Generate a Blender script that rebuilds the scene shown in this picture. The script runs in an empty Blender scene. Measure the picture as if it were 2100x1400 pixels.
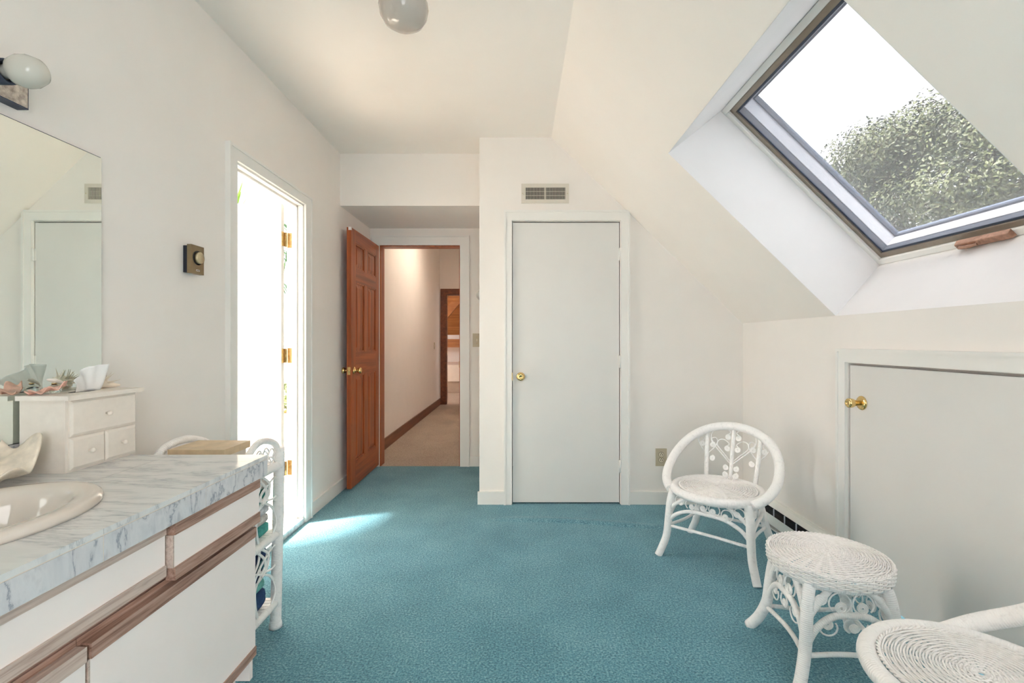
import bpy, bmesh, math, random
from mathutils import Vector, Matrix
R = math.radians
sc = bpy.context.scene
col = sc.collection

# ------------------------------------------------------------------ camera
cam_d = bpy.data.cameras.new('camera')
cam = bpy.data.objects.new('camera', cam_d); col.objects.link(cam)
cam.location = (0.0, 0.0, 1.176); cam.rotation_euler = (R(90), 0, 0)
cam_d.sensor_width = 36.0; cam_d.lens = 36.0 * 980 / 2100
cam_d.shift_x = -13 / 2100; cam_d.clip_start = 0.02; cam_d.clip_end = 200
sc.camera = cam

# ------------------------------------------------------------------ sky, sun, exposure
world = bpy.data.worlds.new('sky'); sc.world = world; world.use_nodes = True
wb = world.node_tree.nodes['Background']
wb.inputs[0].default_value = (0.96, 0.975, 1.0, 1); wb.inputs[1].default_value = 4.2
sun_d = bpy.data.lights.new('sun', 'SUN'); sun = bpy.data.objects.new('sun', sun_d); col.objects.link(sun)
sun_d.energy = 56.0; sun_d.angle = R(8); sun_d.color = (1.0, 0.95, 0.87)
sun.rotation_euler = Vector((0.62, 0.28, -0.735)).to_track_quat('-Z', 'Y').to_euler()
sc.view_settings.view_transform = 'Standard'; sc.view_settings.look = 'None'
sc.view_settings.gamma = 1.0; sc.view_settings.use_curve_mapping = False
sc.view_settings.exposure = 0.98

# ------------------------------------------------------------------ helpers
class MB:
    """collects shapes in one bmesh, world (or thing-local) coordinates"""
    def __init__(s):
        s.bm = bmesh.new(); s.uv = s.bm.loops.layers.uv.new('UVMap')
    def box(s, x0, x1, y0, y1, z0, z1):
        v = [s.bm.verts.new((x, y, z)) for z in (z0, z1) for y in (y0, y1) for x in (x0, x1)]
        for f in ((0, 2, 3, 1), (4, 5, 7, 6), (0, 1, 5, 4), (2, 6, 7, 3), (0, 4, 6, 2), (1, 3, 7, 5)):
            s.bm.faces.new([v[i] for i in f])
        return s
    def prism(s, pts, axis, a, b):
        """polygon pts (2D) extruded along axis from a to b"""
        def m(p, t):
            return {'x': (t, p[0], p[1]), 'y': (p[0], t, p[1]), 'z': (p[0], p[1], t)}[axis]
        A = [s.bm.verts.new(m(p, a)) for p in pts]; B = [s.bm.verts.new(m(p, b)) for p in pts]
        n = len(pts); fs = [s.bm.faces.new(A), s.bm.faces.new(B[::-1])]
        for i in range(n):
            fs.append(s.bm.faces.new([A[i], B[i], B[(i + 1) % n], A[(i + 1) % n]]))
        bmesh.ops.recalc_face_normals(s.bm, faces=fs)
        return s
    def tube(s, pts, r, n=8, closed=False, caps=True):
        pts = [Vector(p) for p in pts]; m = len(pts)
        rr = r if isinstance(r, (list, tuple)) else [r] * m
        def tan(i):
            if closed: return (pts[(i + 1) % m] - pts[(i - 1) % m]).normalized()
            return (pts[min(i + 1, m - 1)] - pts[max(i - 1, 0)]).normalized()
        t = tan(0); nrm = t.orthogonal().normalized()
        rings = []; L = 0.0; Ls = []
        for i in range(m):
            t2 = tan(i); nrm = (nrm - t2 * nrm.dot(t2)).normalized(); b = t2.cross(nrm)
            if i: L += (pts[i] - pts[i - 1]).length
            Ls.append(L)
            rings.append([s.bm.verts.new(pts[i] + (nrm * math.cos(2 * math.pi * k / n) + b * math.sin(2 * math.pi * k / n)) * rr[i]) for k in range(n)])
        cnt = m if closed else m - 1
        for i in range(cnt):
            j = (i + 1) % m; La = Ls[i]; Lb = Ls[j] if j else L + (pts[0] - pts[-1]).length
            for k in range(n):
                k2 = (k + 1) % n
                f = s.bm.faces.new([rings[i][k], rings[i][k2], rings[j][k2], rings[j][k]]); f.smooth = True
                for lp, uv in zip(f.loops, ((k / n, La), ((k + 1) / n, La), ((k + 1) / n, Lb), (k / n, Lb))):
                    lp[s.uv].uv = uv
        if caps and not closed:
            s.bm.faces.new(rings[0][::-1]); s.bm.faces.new(rings[-1])
        return s
    def lathe(s, prof, c=(0, 0, 0), ax=(0, 0, 1), n=24, sx=1, sy=1):
        ax = Vector(ax).normalized(); c = Vector(c)
        if abs(ax.z) > 0.999: u = Vector((1, 0, 0))
        else: u = Vector((0, 0, 1)).cross(ax).normalized()
        w = ax.cross(u); rings = []; fs = []
        for r, h in prof:
            if r < 1e-6: rings.append([s.bm.verts.new(c + ax * h)])
            else: rings.append([s.bm.verts.new(c + ax * h + u * (sx * r * math.cos(2 * math.pi * k / n)) + w * (sy * r * math.sin(2 * math.pi * k / n))) for k in range(n)])
        for a, b in zip(rings, rings[1:]):
            for k in range(n):
                k2 = (k + 1) % n
                if len(a) == 1 and len(b) == 1: continue
                if len(a) == 1: f = s.bm.faces.new([a[0], b[k2], b[k]])
                elif len(b) == 1: f = s.bm.faces.new([a[k], a[k2], b[0]])
                else: f = s.bm.faces.new([a[k], a[k2], b[k2], b[k]])
                f.smooth = True; fs.append(f)
        if len(rings[0]) > 1: fs.append(s.bm.faces.new(rings[0][::-1]))
        if len(rings[-1]) > 1: fs.append(s.bm.faces.new(rings[-1]))
        bmesh.ops.recalc_face_normals(s.bm, faces=fs)
        return s
    def grid(s, fn, nu, nv, cu=False):
        V = [[s.bm.verts.new(fn(i / nu, j / nv)) for j in range(nv + 1)] for i in range(nu + (0 if cu else 1))]
        for i in range(nu):
            for j in range(nv):
                a = V[i]; b = V[(i + 1) % len(V)]
                f = s.bm.faces.new([a[j], b[j], b[j + 1], a[j + 1]]); f.smooth = True
                for lp, uv in zip(f.loops, ((i, j), (i + 1, j), (i + 1, j + 1), (i, j + 1))):
                    lp[s.uv].uv = (uv[0] / nu, uv[1] / nv)
        return s
    def build(s, name, mat, parent=None, bevel=0, seg=2, local=False):
        if bevel:
            es = [e for e in s.bm.edges if len(e.link_faces) == 2 and e.calc_face_angle(0) > 0.5]
            bmesh.ops.bevel(s.bm, geom=es, offset=bevel, segments=seg, affect='EDGES', profile=0.7)
        if parent and not local:
            root = parent
            while root.parent: root = root.parent
            bmesh.ops.translate(s.bm, verts=s.bm.verts, vec=-root.location)
        me = bpy.data.meshes.new(name); s.bm.to_mesh(me); s.bm.free()
        me.materials.append(mat)
        o = bpy.data.objects.new(name, me); col.objects.link(o); o.parent = parent
        return o

def tag(o, label, cat, group=None, kind=None):
    o['label'] = label; o['category'] = cat
    if group: o['group'] = group
    if kind: o['kind'] = kind
    return o
def thing(name, label, cat, loc=(0, 0, 0), rz=0, group=None, kind=None):
    o = bpy.data.objects.new(name, None); col.objects.link(o)
    o.location = loc; o.rotation_euler = (0, 0, rz); o.empty_display_size = 0.1
    return tag(o, label, cat, group, kind)
def struct(o, label, cat): return tag(o, label, cat, None, 'structure')
def dup(o, parent=None):
    c = o.copy(); col.objects.link(c); c.parent = parent
    for ch in list(o.children): dup(ch, c)
    return c
def spline(P, k=8, closed=False):
    P = [Vector(p) for p in P]; n = len(P); out = []
    for i in range(n if closed else n - 1):
        if closed: a, b, c, d = P[(i - 1) % n], P[i], P[(i + 1) % n], P[(i + 2) % n]
        else: a, b, c, d = P[max(i - 1, 0)], P[i], P[i + 1], P[min(i + 2, n - 1)]
        for j in range(k):
            t = j / k
            out.append(0.5 * (2 * b + (c - a) * t + (2 * a - 5 * b + 4 * c - d) * t * t + (3 * b - a - 3 * c + d) * t ** 3))
    if not closed: out.append(P[-1])
    return out
def lerp(a, b, t): return a + (b - a) * t

# ------------------------------------------------------------------ materials
def new_mat(name):
    m = bpy.data.materials.new(name); m.use_nodes = True
    return m, m.node_tree.nodes, m.node_tree.links, m.node_tree.nodes['Principled BSDF']
def noise_fac(nt, ln, scale, detail=3, coord='Object', stretch=None, rough=0.6, dist=0):
    tc = nt.new('ShaderNodeTexCoord'); mp = nt.new('ShaderNodeMapping')
    if stretch: mp.inputs['Scale'].default_value = stretch
    ln.new(tc.outputs[coord], mp.inputs[0])
    n = nt.new('ShaderNodeTexNoise'); n.inputs['Scale'].default_value = scale
    n.inputs['Detail'].default_value = detail; n.inputs['Roughness'].default_value = rough
    n.inputs['Distortion'].default_value = dist
    ln.new(mp.outputs[0], n.inputs['Vector'])
    return n.outputs['Fac']
def ramp(nt, ln, fac, stops):
    r = nt.new('ShaderNodeValToRGB'); e = r.color_ramp.elements
    while len(e) < len(stops): e.new(0.5)
    for k, (p, c) in enumerate(stops): e[k].position = p; e[k].color = (*c, 1)
    ln.new(fac, r.inputs[0]); return r.outputs[0]
def bump(nt, ln, b, h, strength, dist=0.001):
    u = nt.new('ShaderNodeBump'); u.inputs['Strength'].default_value = strength; u.inputs['Distance'].default_value = dist
    ln.new(h, u.inputs['Height']); ln.new(u.outputs[0], b.inputs['Normal'])
def plain(name, c, rough=0.5, metal=0.0, var=0.03, scale=12, bmp=0, bscale=200, spec=0.5, bdist=0.001):
    m, nt, ln, b = new_mat(name)
    f = noise_fac(nt, ln, scale)
    lo = tuple(max(0, x * (1 - var)) for x in c); hi = tuple(min(1, x * (1 + var)) for x in c)
    ln.new(ramp(nt, ln, f, [(0.3, lo), (0.7, hi)]), b.inputs['Base Color'])
    b.inputs['Roughness'].default_value = rough; b.inputs['Metallic'].default_value = metal
    b.inputs['Specular IOR Level'].default_value = spec
    if bmp: bump(nt, ln, b, noise_fac(nt, ln, bscale), bmp, bdist)
    return m
def wood(name, dark, mid, light, along=1, scale=14, rough=0.45, bmp=0.15, streak=28):
    m, nt, ln, b = new_mat(name)
    st = [streak / 10, streak / 10, streak / 10]; st[along] = 0.12
    f = noise_fac(nt, ln, scale, 5, stretch=st, rough=0.65, dist=0.6)
    ln.new(ramp(nt, ln, f, [(0.30, dark), (0.5, mid), (0.72, light)]), b.inputs['Base Color'])
    b.inputs['Roughness'].default_value = rough
    bump(nt, ln, b, f, bmp, 0.001)
    return m
def marble(name, base, vein, grey, scale=5.0, rough=0.12, vs=1.0, seed=0.0):
    m, nt, ln, b = new_mat(name)
    tc = nt.new('ShaderNodeTexCoord'); mp = nt.new('ShaderNodeMapping')
    mp.inputs['Scale'].default_value = (0.7, 3.2, 1.6); mp.inputs['Rotation'].default_value = (0.3, 0.2, 0.35 + seed)
    mp.inputs['Location'].default_value = (seed, seed * 2, 0)
    ln.new(tc.outputs['Object'], mp.inputs[0])
    n1 = nt.new('ShaderNodeTexNoise'); n1.inputs['Scale'].default_value = scale; n1.inputs['Detail'].default_value = 8
    n1.inputs['Roughness'].default_value = 0.62; n1.inputs['Distortion'].default_value = 0.35; ln.new(mp.outputs[0], n1.inputs['Vector'])
    c1 = ramp(nt, ln, n1.outputs['Fac'], [(0.25, grey), (0.42, base), (0.475, lerp3(base, vein, 0.18)), (0.495, lerp3(base, vein, vs)), (0.515, lerp3(base, vein, 0.15)), (0.6, base), (0.8, grey)])
    n2 = nt.new('ShaderNodeTexNoise'); n2.inputs['Scale'].default_value = scale * 3.5; n2.inputs['Detail'].default_value = 6
    n2.inputs['Distortion'].default_value = 0.3; ln.new(mp.outputs[0], n2.inputs['Vector'])
    c2 = ramp(nt, ln, n2.outputs['Fac'], [(0.3, (0.72, 0.74, 0.78)), (0.45, (1, 1, 1)), (1, (1, 1, 1))])
    mx = nt.new('ShaderNodeMix'); mx.data_type = 'RGBA'; mx.blend_type = 'MULTIPLY'; mx.inputs[0].default_value = 0.8
    ln.new(c1, mx.inputs[6]); ln.new(c2, mx.inputs[7]); ln.new(mx.outputs[2], b.inputs['Base Color'])
    b.inputs['Roughness'].default_value = rough
    return m
def lerp3(a, b, t): return tuple(lerp(x, y, t) for x, y in zip(a, b))
def wicker(name, c, pitch=0.0065, strength=0.55):
    """painted rattan wound with flat cane: relief runs along the stick (UV v is metres)"""
    m, nt, ln, b = new_mat(name)
    tc = nt.new('ShaderNodeTexCoord')
    w = nt.new('ShaderNodeTexWave'); w.wave_type = 'BANDS'; w.bands_direction = 'Y'; w.wave_profile = 'SIN'
    w.inputs['Scale'].default_value = 2 * math.pi / (20 * pitch); w.inputs['Distortion'].default_value = 1.2
    w.inputs['Detail'].default_value = 1.0; w.inputs['Detail Scale'].default_value = 0.02
    ln.new(tc.outputs['UV'], w.inputs['Vector'])
    bump(nt, ln, b, w.outputs['Fac'], strength, 0.0012)
    f = noise_fac(nt, ln, 60, 3)
    ln.new(ramp(nt, ln, f, [(0.25, tuple(x * 0.86 for x in c)), (0.45, c), (0.8, c)]), b.inputs['Base Color'])
    b.inputs['Roughness'].default_value = 0.38
    return m
def glass_mat(name, tint=(1, 1, 1), rough=0.0, trans=0.9):
    m, nt, ln, b = new_mat(name)
    nt.remove(b); out = nt['Material Output']
    t = nt.new('ShaderNodeBsdfTransparent'); t.inputs[0].default_value = (*tint, 1)
    g = nt.new('ShaderNodeBsdfGlossy'); g.inputs['Roughness'].default_value = rough
    lw = nt.new('ShaderNodeLayerWeight'); lw.inputs['Blend'].default_value = 0.5
    pw = nt.new('ShaderNodeMath'); pw.operation = 'POWER'; pw.inputs[1].default_value = 5.0; ln.new(lw.outputs['Facing'], pw.inputs[0])
    fr = nt.new('ShaderNodeMath'); fr.operation = 'MULTIPLY_ADD'; fr.inputs[1].default_value = 0.9; fr.inputs[2].default_value = 0.03; ln.new(pw.outputs[0], fr.inputs[0])
    mx = nt.new('ShaderNodeMixShader'); ln.new(fr.outputs[0], mx.inputs[0]); ln.new(t.outputs[0], mx.inputs[1]); ln.new(g.outputs[0], mx.inputs[2])
    ln.new(mx.outputs[0], out.inputs[0]); return m
def screen_mat(name, dens):
    """fine insect screen: woven threads over open air"""
    m, nt, ln, b = new_mat(name)
    out = nt['Material Output']; b.inputs['Base Color'].default_value = (0.42, 0.42, 0.46, 1); b.inputs['Roughness'].default_value = 0.6
    t = nt.new('ShaderNodeBsdfTransparent'); mx = nt.new('ShaderNodeMixShader')
    f = noise_fac(nt, ln, 55, 2, stretch=(1, 7, 1))
    r = nt.new('ShaderNodeMapRange'); r.inputs[1].default_value = 0.3; r.inputs[2].default_value = 0.7
    r.inputs[3].default_value = dens * 0.88; r.inputs[4].default_value = dens * 1.12
    ln.new(f, r.inputs[0]); ln.new(r.outputs[0], mx.inputs[0])
    ln.new(t.outputs[0], mx.inputs[1]); ln.new(b.outputs[0], mx.inputs[2]); ln.new(mx.outputs[0], out.inputs[0])
    return m
def leaf_mat(name, a, c):
    m, nt, ln, b = new_mat(name)
    f = noise_fac(nt, ln, 1.3, 3)
    ln.new(ramp(nt, ln, f, [(0.3, a), (0.7, c)]), b.inputs['Base Color'])
    b.inputs['Roughness'].default_value = 0.6
    return m
def carpet_mat(name, dark, mid, light):
    m, nt, ln, b = new_mat(name)
    f1 = noise_fac(nt, ln, 125, 3, rough=0.7); f2 = noise_fac(nt, ln, 3.0, 3)
    ma = nt.new('ShaderNodeMath'); ma.operation = 'MULTIPLY_ADD'; ma.inputs[1].default_value = 0.18; ma.inputs[2].default_value = -0.09
    ln.new(f2, ma.inputs[0]); ad = nt.new('ShaderNodeMath'); ln.new(ma.outputs[0], ad.inputs[0]); ln.new(f1, ad.inputs[1])
    ln.new(ramp(nt, ln, ad.outputs[0], [(0.32, dark), (0.5, mid), (0.68, light)]), b.inputs['Base Color'])
    b.inputs['Roughness'].default_value = 0.95; b.inputs['Specular IOR Level'].default_value = 0.1
    b.inputs['Sheen Weight'].default_value = 0.25
    bump(nt, ln, b, f1, 0.8, 0.006)
    return m

M = {}
M['wall'] = plain('wall_paint', (0.84, 0.795, 0.752), 0.75, var=0.012, scale=4, bmp=0.04, bscale=350)
M['ceil'] = plain('ceiling_paint', (0.88, 0.825, 0.77), 0.8, var=0.012, scale=3, bmp=0.05, bscale=300)
M['trim'] = plain('trim_paint', (0.82, 0.80, 0.765), 0.42, var=0.012, scale=6)
M['door'] = plain('door_paint', (0.735, 0.715, 0.685), 0.5, var=0.015, scale=3, bmp=0.02, bscale=250)
M['well'] = plain('well_paint', (0.80, 0.775, 0.765), 0.6, var=0.015, scale=5, bmp=0.04, bscale=250)
M['bath'] = plain('bath_paint', (0.88, 0.88, 0.85), 0.7, var=0.01)
M['carpet'] = carpet_mat('teal_carpet', (0.024, 0.112, 0.158), (0.086, 0.268, 0.338), (0.265, 0.495, 0.550))
M['beige'] = carpet_mat('beige_carpet', (0.28, 0.20, 0.135), (0.44, 0.345, 0.25), (0.58, 0.47, 0.36))
M['redwood'] = wood('door_wood', (0.18, 0.032, 0.007), (0.36, 0.074, 0.016), (0.53, 0.140, 0.033), along=2, scale=9, rough=0.33)
M['redwood_h'] = wood('door_wood_across', (0.18, 0.032, 0.007), (0.34, 0.068, 0.015), (0.51, 0.130, 0.031), along=1, scale=9, rough=0.33)
M['dkwood'] = wood('hall_wood', (0.09, 0.025, 0.01), (0.17, 0.05, 0.02), (0.26, 0.09, 0.035), along=1, scale=9, rough=0.4)
M['timber'] = wood('timber', (0.22, 0.075, 0.02), (0.36, 0.14, 0.04), (0.5, 0.22, 0.07), along=0, scale=8, rough=0.5)
M['oak'] = wood('pink_oak', (0.16, 0.075, 0.05), (0.38, 0.225, 0.17), (0.53, 0.36, 0.29), along=1, scale=40, rough=0.5, bmp=0.3)
M['oakpale'] = wood('pale_oak', (0.36, 0.25, 0.20), (0.56, 0.44, 0.38), (0.64, 0.53, 0.46), along=1, scale=40, rough=0.5, bmp=0.2)
M['lam'] = plain('white_laminate', (0.90, 0.815, 0.775), 0.45, var=0.012, scale=8)
M['dark'] = plain('dark_gap', (0.02, 0.02, 0.02), 0.7)
M['brass'] = plain('brass', (0.78, 0.56, 0.24), 0.18, 1.0, var=0.06, scale=30)
M['brassdull'] = plain('worn_brass', (0.52, 0.36, 0.16), 0.35, 1.0, var=0.25, scale=60)
M['chrome'] = plain('chrome', (0.72, 0.72, 0.73), 0.12, 1.0, var=0.1, scale=40)
M['hammered'] = plain('mottled_chrome', (0.46, 0.44, 0.42), 0.22, 1.0, var=0.45, scale=55, bmp=0.4, bscale=120)  # chrome mottled darker and lighter by noise
M['navyplastic'] = plain('dark_plastic', (0.012, 0.016, 0.03), 0.4)
M['bronze'] = plain('bronze_plastic', (0.28, 0.21, 0.12), 0.35, 0.6, var=0.05, scale=60)
M['gold'] = plain('brushed_gold', (0.60, 0.53, 0.36), 0.3, 0.9, var=0.08, scale=80)
M['almond'] = plain('almond_plastic', (0.50, 0.43, 0.31), 0.4, var=0.02)
M['almondlt'] = plain('pale_almond_plastic', (0.66, 0.59, 0.45), 0.4, var=0.02)
M['vent'] = plain('vent_paint', (0.66, 0.61, 0.53), 0.45, var=0.02)
M['marble'] = marble('grey_marble', (0.72, 0.72, 0.71), (0.36, 0.37, 0.40), (0.63, 0.635, 0.635), 3.0, vs=0.6)
M['marbleedge'] = marble('blue_grey_marble', (0.66, 0.655, 0.67), (0.22, 0.24, 0.30), (0.54, 0.55, 0.58), 3.8, vs=0.8, seed=1.3)
M['marblewall'] = marble('pale_marble', (0.56, 0.60, 0.58), (0.30, 0.35, 0.35), (0.46, 0.51, 0.50), 2.0, 0.25, seed=2.1)
M['grout'] = plain('grout', (0.70, 0.62, 0.54), 0.8)
M['bisque'] = plain('bisque_porcelain', (0.70, 0.635, 0.57), 0.06, var=0.01, scale=3)
M['cream'] = plain('cream_paint', (0.80, 0.74, 0.67), 0.4, var=0.03, scale=40)
M['wicker'] = wicker('white_wicker', (0.93, 0.905, 0.885))
M['cane'] = plain('white_cane', (0.93, 0.905, 0.885), 0.35, var=0.05, scale=70)
M['weave'] = plain('white_weave', (0.92, 0.885, 0.86), 0.38, var=0.07, scale=60)
M['bulbglass'] = plain('opal_glass', (0.58, 0.56, 0.50), 0.05, var=0.02)
M['globeglass'] = plain('grey_opal_glass', (0.50, 0.45, 0.40), 0.06, var=0.02)
M['taupe'] = plain('taupe_aluminium', (0.28, 0.235, 0.19), 0.35, 0.5, var=0.05, scale=30)
M['slate'] = plain('slate_frame', (0.045, 0.060, 0.095), 0.5, var=0.1, scale=20)
M['greyframe'] = plain('pale_grey_frame', (0.62, 0.63, 0.68), 0.4, var=0.04, scale=20)
M['copper'] = plain('copper_brown_metal', (0.42, 0.235, 0.16), 0.4, 0.45, var=0.3, scale=45)
M['glass'] = glass_mat('window_glass')
M['tinted'] = glass_mat('coated_glass', (0.70, 0.70, 0.70))
M['screen'] = screen_mat('insect_screen', 0.33)
M['heater'] = plain('heater_enamel', (0.76, 0.76, 0.71), 0.35, var=0.01)
M['plank'] = wood('deck_boards', (0.42, 0.35, 0.29), (0.58, 0.50, 0.43), (0.68, 0.60, 0.53), along=0, scale=6, rough=0.6)
M['tan'] = plain('tan_stone', (0.66, 0.50, 0.32), 0.45, var=0.18, scale=14)
M['shell'] = plain('shell', (0.80, 0.70, 0.58), 0.4, var=0.16, scale=26, bmp=0.3, bscale=90)
M['shellpink'] = plain('pink_shell', (0.80, 0.47, 0.38), 0.35, var=0.25, scale=40)
M['tissue'] = plain('tissue_paper', (0.95, 0.94, 0.93), 0.9, var=0.01)
def see_through_paper(m):
    nt, ln = m.node_tree.nodes, m.node_tree.links; b = nt['Principled BSDF']; t = nt.new('ShaderNodeBsdfTranslucent'); t.inputs[0].default_value = (.9, .9, .9, 1)
    mx = nt.new('ShaderNodeMixShader'); mx.inputs[0].default_value = 0.28; ln.new(b.outputs[0], mx.inputs[1]); ln.new(t.outputs[0], mx.inputs[2]); ln.new(mx.outputs[0], nt['Material Output'].inputs[0])
see_through_paper(M['tissue'])
M['linen'] = plain('bed_linen', (0.76, 0.70, 0.64), 0.9, var=0.03)
M['skirt'] = plain('bed_skirt', (0.50, 0.41, 0.34), 0.9, var=0.05)
def terry(n, c): return plain(n, c, 0.95, var=0.25, scale=60, bmp=0.9, bscale=260, spec=0.1, bdist=0.004)
M['t_teal'] = terry('teal_towel', (0.10, 0.42, 0.38)); M['t_aqua'] = terry('aqua_towel', (0.20, 0.52, 0.48))
M['t_white'] = terry('white_towel', (0.72, 0.72, 0.76)); M['t_cream'] = terry('cream_towel', (0.74, 0.70, 0.66))
M['t_navy'] = terry('navy_towel', (0.045, 0.085, 0.19)); M['t_blue'] = terry('dark_teal_towel', (0.05, 0.22, 0.27))
M['palm'] = leaf_mat('palm_green', (0.010, 0.055, 0.018), (0.025, 0.11, 0.035))
M['yucca'] = leaf_mat('yucca_green', (0.07, 0.17, 0.012), (0.13, 0.26, 0.02))
M['bush'] = leaf_mat('bush_green', (0.03, 0.075, 0.01), (0.12, 0.13, 0.02))
M['tree'] = leaf_mat('tree_leaf', (0.012, 0.019, 0.006), (0.050, 0.061, 0.014))
M['bark'] = plain('bark', (0.12, 0.09, 0.06), 0.9, var=0.3, scale=8)
M['pot'] = plain('terracotta', (0.42, 0.17, 0.10), 0.8, var=0.1)

# ------------------------------------------------------------------ room dimensions
XL, XR, YF, YB, YD = -1.40, 1.624, 3.46, -1.30, 4.51
ZC, ZK, XRG = 2.652, 1.307, 0.24          # ceiling, knee wall, ridge where the slope starts
DX0, DX1, DZ = 2.345, 3.111, 2.07         # bathroom door opening (along Y)
HX0, HX1, HZ = -1.31, -0.545, 2.085       # hall door opening (along X)
CX0, CX1, CZ = -0.045, 0.737, 2.045       # closet door opening
SY0, SY1 = 1.24, 2.4485                   # skylight well along Y
sl = math.hypot(XR - XRG, ZC - ZK); ds = ((XR - XRG) / sl, (ZK - ZC) / sl); dn = (-ds[1], ds[0])
def S(s, n): return (XRG + ds[0] * s + dn[0] * n, ZC + ds[1] * s + dn[1] * n)

# ------------------------------------------------------------------ room shell
fl0 = MB().box(XL - 0.02, XR + 0.02, YB - 0.1, YD, -0.06, 0).build('floor', M['carpet'])
MB().grid(lambda u, v: Vector((lerp(-.2, .95, u), 3.17 - .12 * u + .03 * math.sin(4 * u) + (v - .5) * .14, -.001 + .011 * math.sin(math.pi * v) ** 2 * math.sin(math.pi * u) ** .5)), 24, 10).build('carpet_ripple', M['carpet'], fl0)
struct(fl0, 'teal blue cut pile carpet covering the dressing room floor', 'carpet')
w = MB(); T = 0.10
w.box(XL - T, XL, YB - 0.1, DX0, 0, ZC + 0.1).box(XL - T, XL, DX1, YD, 0, ZC + 0.1).box(XL - T, XL, DX0, DX1, DZ, ZC + 0.1)
struct(w.build('wall_left', M['wall']), 'white painted wall on the left with mirror and bathroom doorway', 'wall')
w = MB()
w.box(XL - T, HX0, YD, YD + 0.12, 0, 3.2).box(HX1, -0.28, YD, YD + 0.12, 0, 3.2).box(HX0, HX1, YD, YD + 0.12, HZ, 3.2).box(-0.28, XR + 0.1, YD, YD + 0.12, 0, 3.2)
struct(w.build('wall_end', M['wall']), 'white end wall around the hallway door', 'wall')
w = MB()
XC = -0.282
w.box(XC, CX0, YF, YF + 0.1, 0, ZC + 0.1).box(CX1, XR + 0.1, YF, YF + 0.1, 0, ZC + 0.1).box(CX0, CX1, YF, YF + 0.1, CZ, ZC + 0.1).box(XC, XC + 0.1, YF + 0.1, YD, 0, ZC + 0.1)
struct(w.build('wall_closet', M['wall']), 'white wall holding the closet door and air vent', 'wall')
AY1, AZ = 2.352, 1.071                      # attic hatch: far edge, top
w = MB()
w.box(XR, XR + 0.12, AY1, YD, 0, ZK).box(XR, XR + 0.12, YB - 0.1, AY1, AZ, ZK).box(XR + 0.06, XR + 0.12, YB - 0.1, AY1, 0, AZ)
struct(w.build('wall_right', M['wall']), 'low white knee wall on the right under the sloping ceiling', 'wall')
w = MB(); WX0, WX1, WZ0, WZ1 = -0.3, 0.8, 0.5, 2.1
w.box(XL - T, XR + 0.3, YB - 0.1, YB, 0, WZ0).box(XL - T, XR + 0.3, YB - 0.1, YB, WZ1, 2.9).box(XL - T, WX0, YB - 0.1, YB, WZ0, WZ1).box(WX1, XR + 0.3, YB - 0.1, YB, WZ0, WZ1)
struct(w.build('wall_back', M['wall']), 'white wall behind the viewer with an opening added for fill light', 'wall')
wf = struct(thing('fill_window', 'white framed window added behind the viewer for fill light', 'window', (0.05, YB, 0.75)), 'white framed window added behind the viewer for fill light', 'window')  # unseen window, added to brighten the room from behind the camera
fr = MB().box(WX0, WX1, YB - .08, YB - .02, WZ0, WZ0 + .05).box(WX0, WX1, YB - .08, YB - .02, WZ1 - .05, WZ1).box(WX0, WX0 + .05, YB - .08, YB - .02, WZ0 + .05, WZ1 - .05).box(WX1 - .05, WX1, YB - .08, YB - .02, WZ0 + .05, WZ1 - .05)
fr.build('window_frame', M['trim'], wf)
MB().box(WX0 + .05, WX1 - .05, YB - .055, YB - .05, WZ0 + .05, WZ1 - .05).build('pane', M['glass'], wf)

w = MB().box(XL - T, XRG, YB - 0.1, YD + 0.12, ZC, ZC + 0.12)
struct(w.build('ceiling', M['ceil']), 'flat white ceiling above the left half of the room', 'ceiling')
w = MB(); sA, sB, nW = 0.736, sl, 0.354
quad = lambda a, b, n0, n1: [S(a, n0), S(b, n0), S(b, n1), S(a, n1)]
w.prism(quad(0, sA, 0, 0.12), 'y', YB - 0.1, YD + 0.12)
w.prism(quad(sA, sB + 0.12, 0, 0.12), 'y', YB - 0.1, SY0).prism(quad(sA, sB + 0.12, 0, 0.12), 'y', SY1, YD + 0.12)
struct(w.build('ceiling_slope', M['ceil']), 'sloping white ceiling with the skylight opening', 'ceiling')
MB().prism([S(-0.12, 0), S(0, 0), S(0, 0.12), (XRG, ZC + 0.12)], 'y', YB - 0.1, YD + 0.12).bm.free()
struct(MB().prism([(XRG - 0.02, ZC + 0.002), S(0, 0.02), S(0.05, 0.13), (XRG - 0.02, ZC + 0.13)], 'y', YB - 0.1, YD + 0.12).build('ceiling_ridge', M['ceil']), 'narrow strip where flat ceiling meets the slope', 'ceiling')
# soffit over the hall door
struct(MB().box(XL, XC, 3.755, YD, 2.242, ZC).build('soffit', M['wall']), 'white boxed soffit hanging over the hallway door', 'soffit')

# ------------------------------------------------------------------ skylight
nT = 0.50
wl = MB()
sAt, sBt = 0.78, sl - 0.021
far = [S(sA, 0.0), S(sB, 0.0), S(sBt, nW), S(sBt, nT), S(sAt, nT), S(sAt, nW)]
wl.prism([S(sA + .001, 0.0005), S(sB, 0.0005), S(sB + .06, .06), S(sB + .06, nT), S(sA - .06, nT), S(sA - .06, .06)], 'y', SY1 - .003, SY1 + 0.06)
wl.prism([S(sA + .001, 0.0005), S(sB, 0.0005), S(sB + .06, .06), S(sB + .06, nT), S(sA - .06, nT), S(sA - .06, .06)], 'y', SY0 - 0.06, SY0 + .003)
wl.prism([S(sA, 0.0), S(sAt, nW), S(sAt, nT), S(sA - .06, nT), S(sA - .06, 0.05), S(sA - 0.002, 0.0)], 'y', SY0, SY1)
wl.prism([S(sB, 0.0), S(sB + .06, 0.0), S(sB + .06, nT), S(sBt, nT), S(sBt, nW)], 'y', SY0, SY1)
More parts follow.
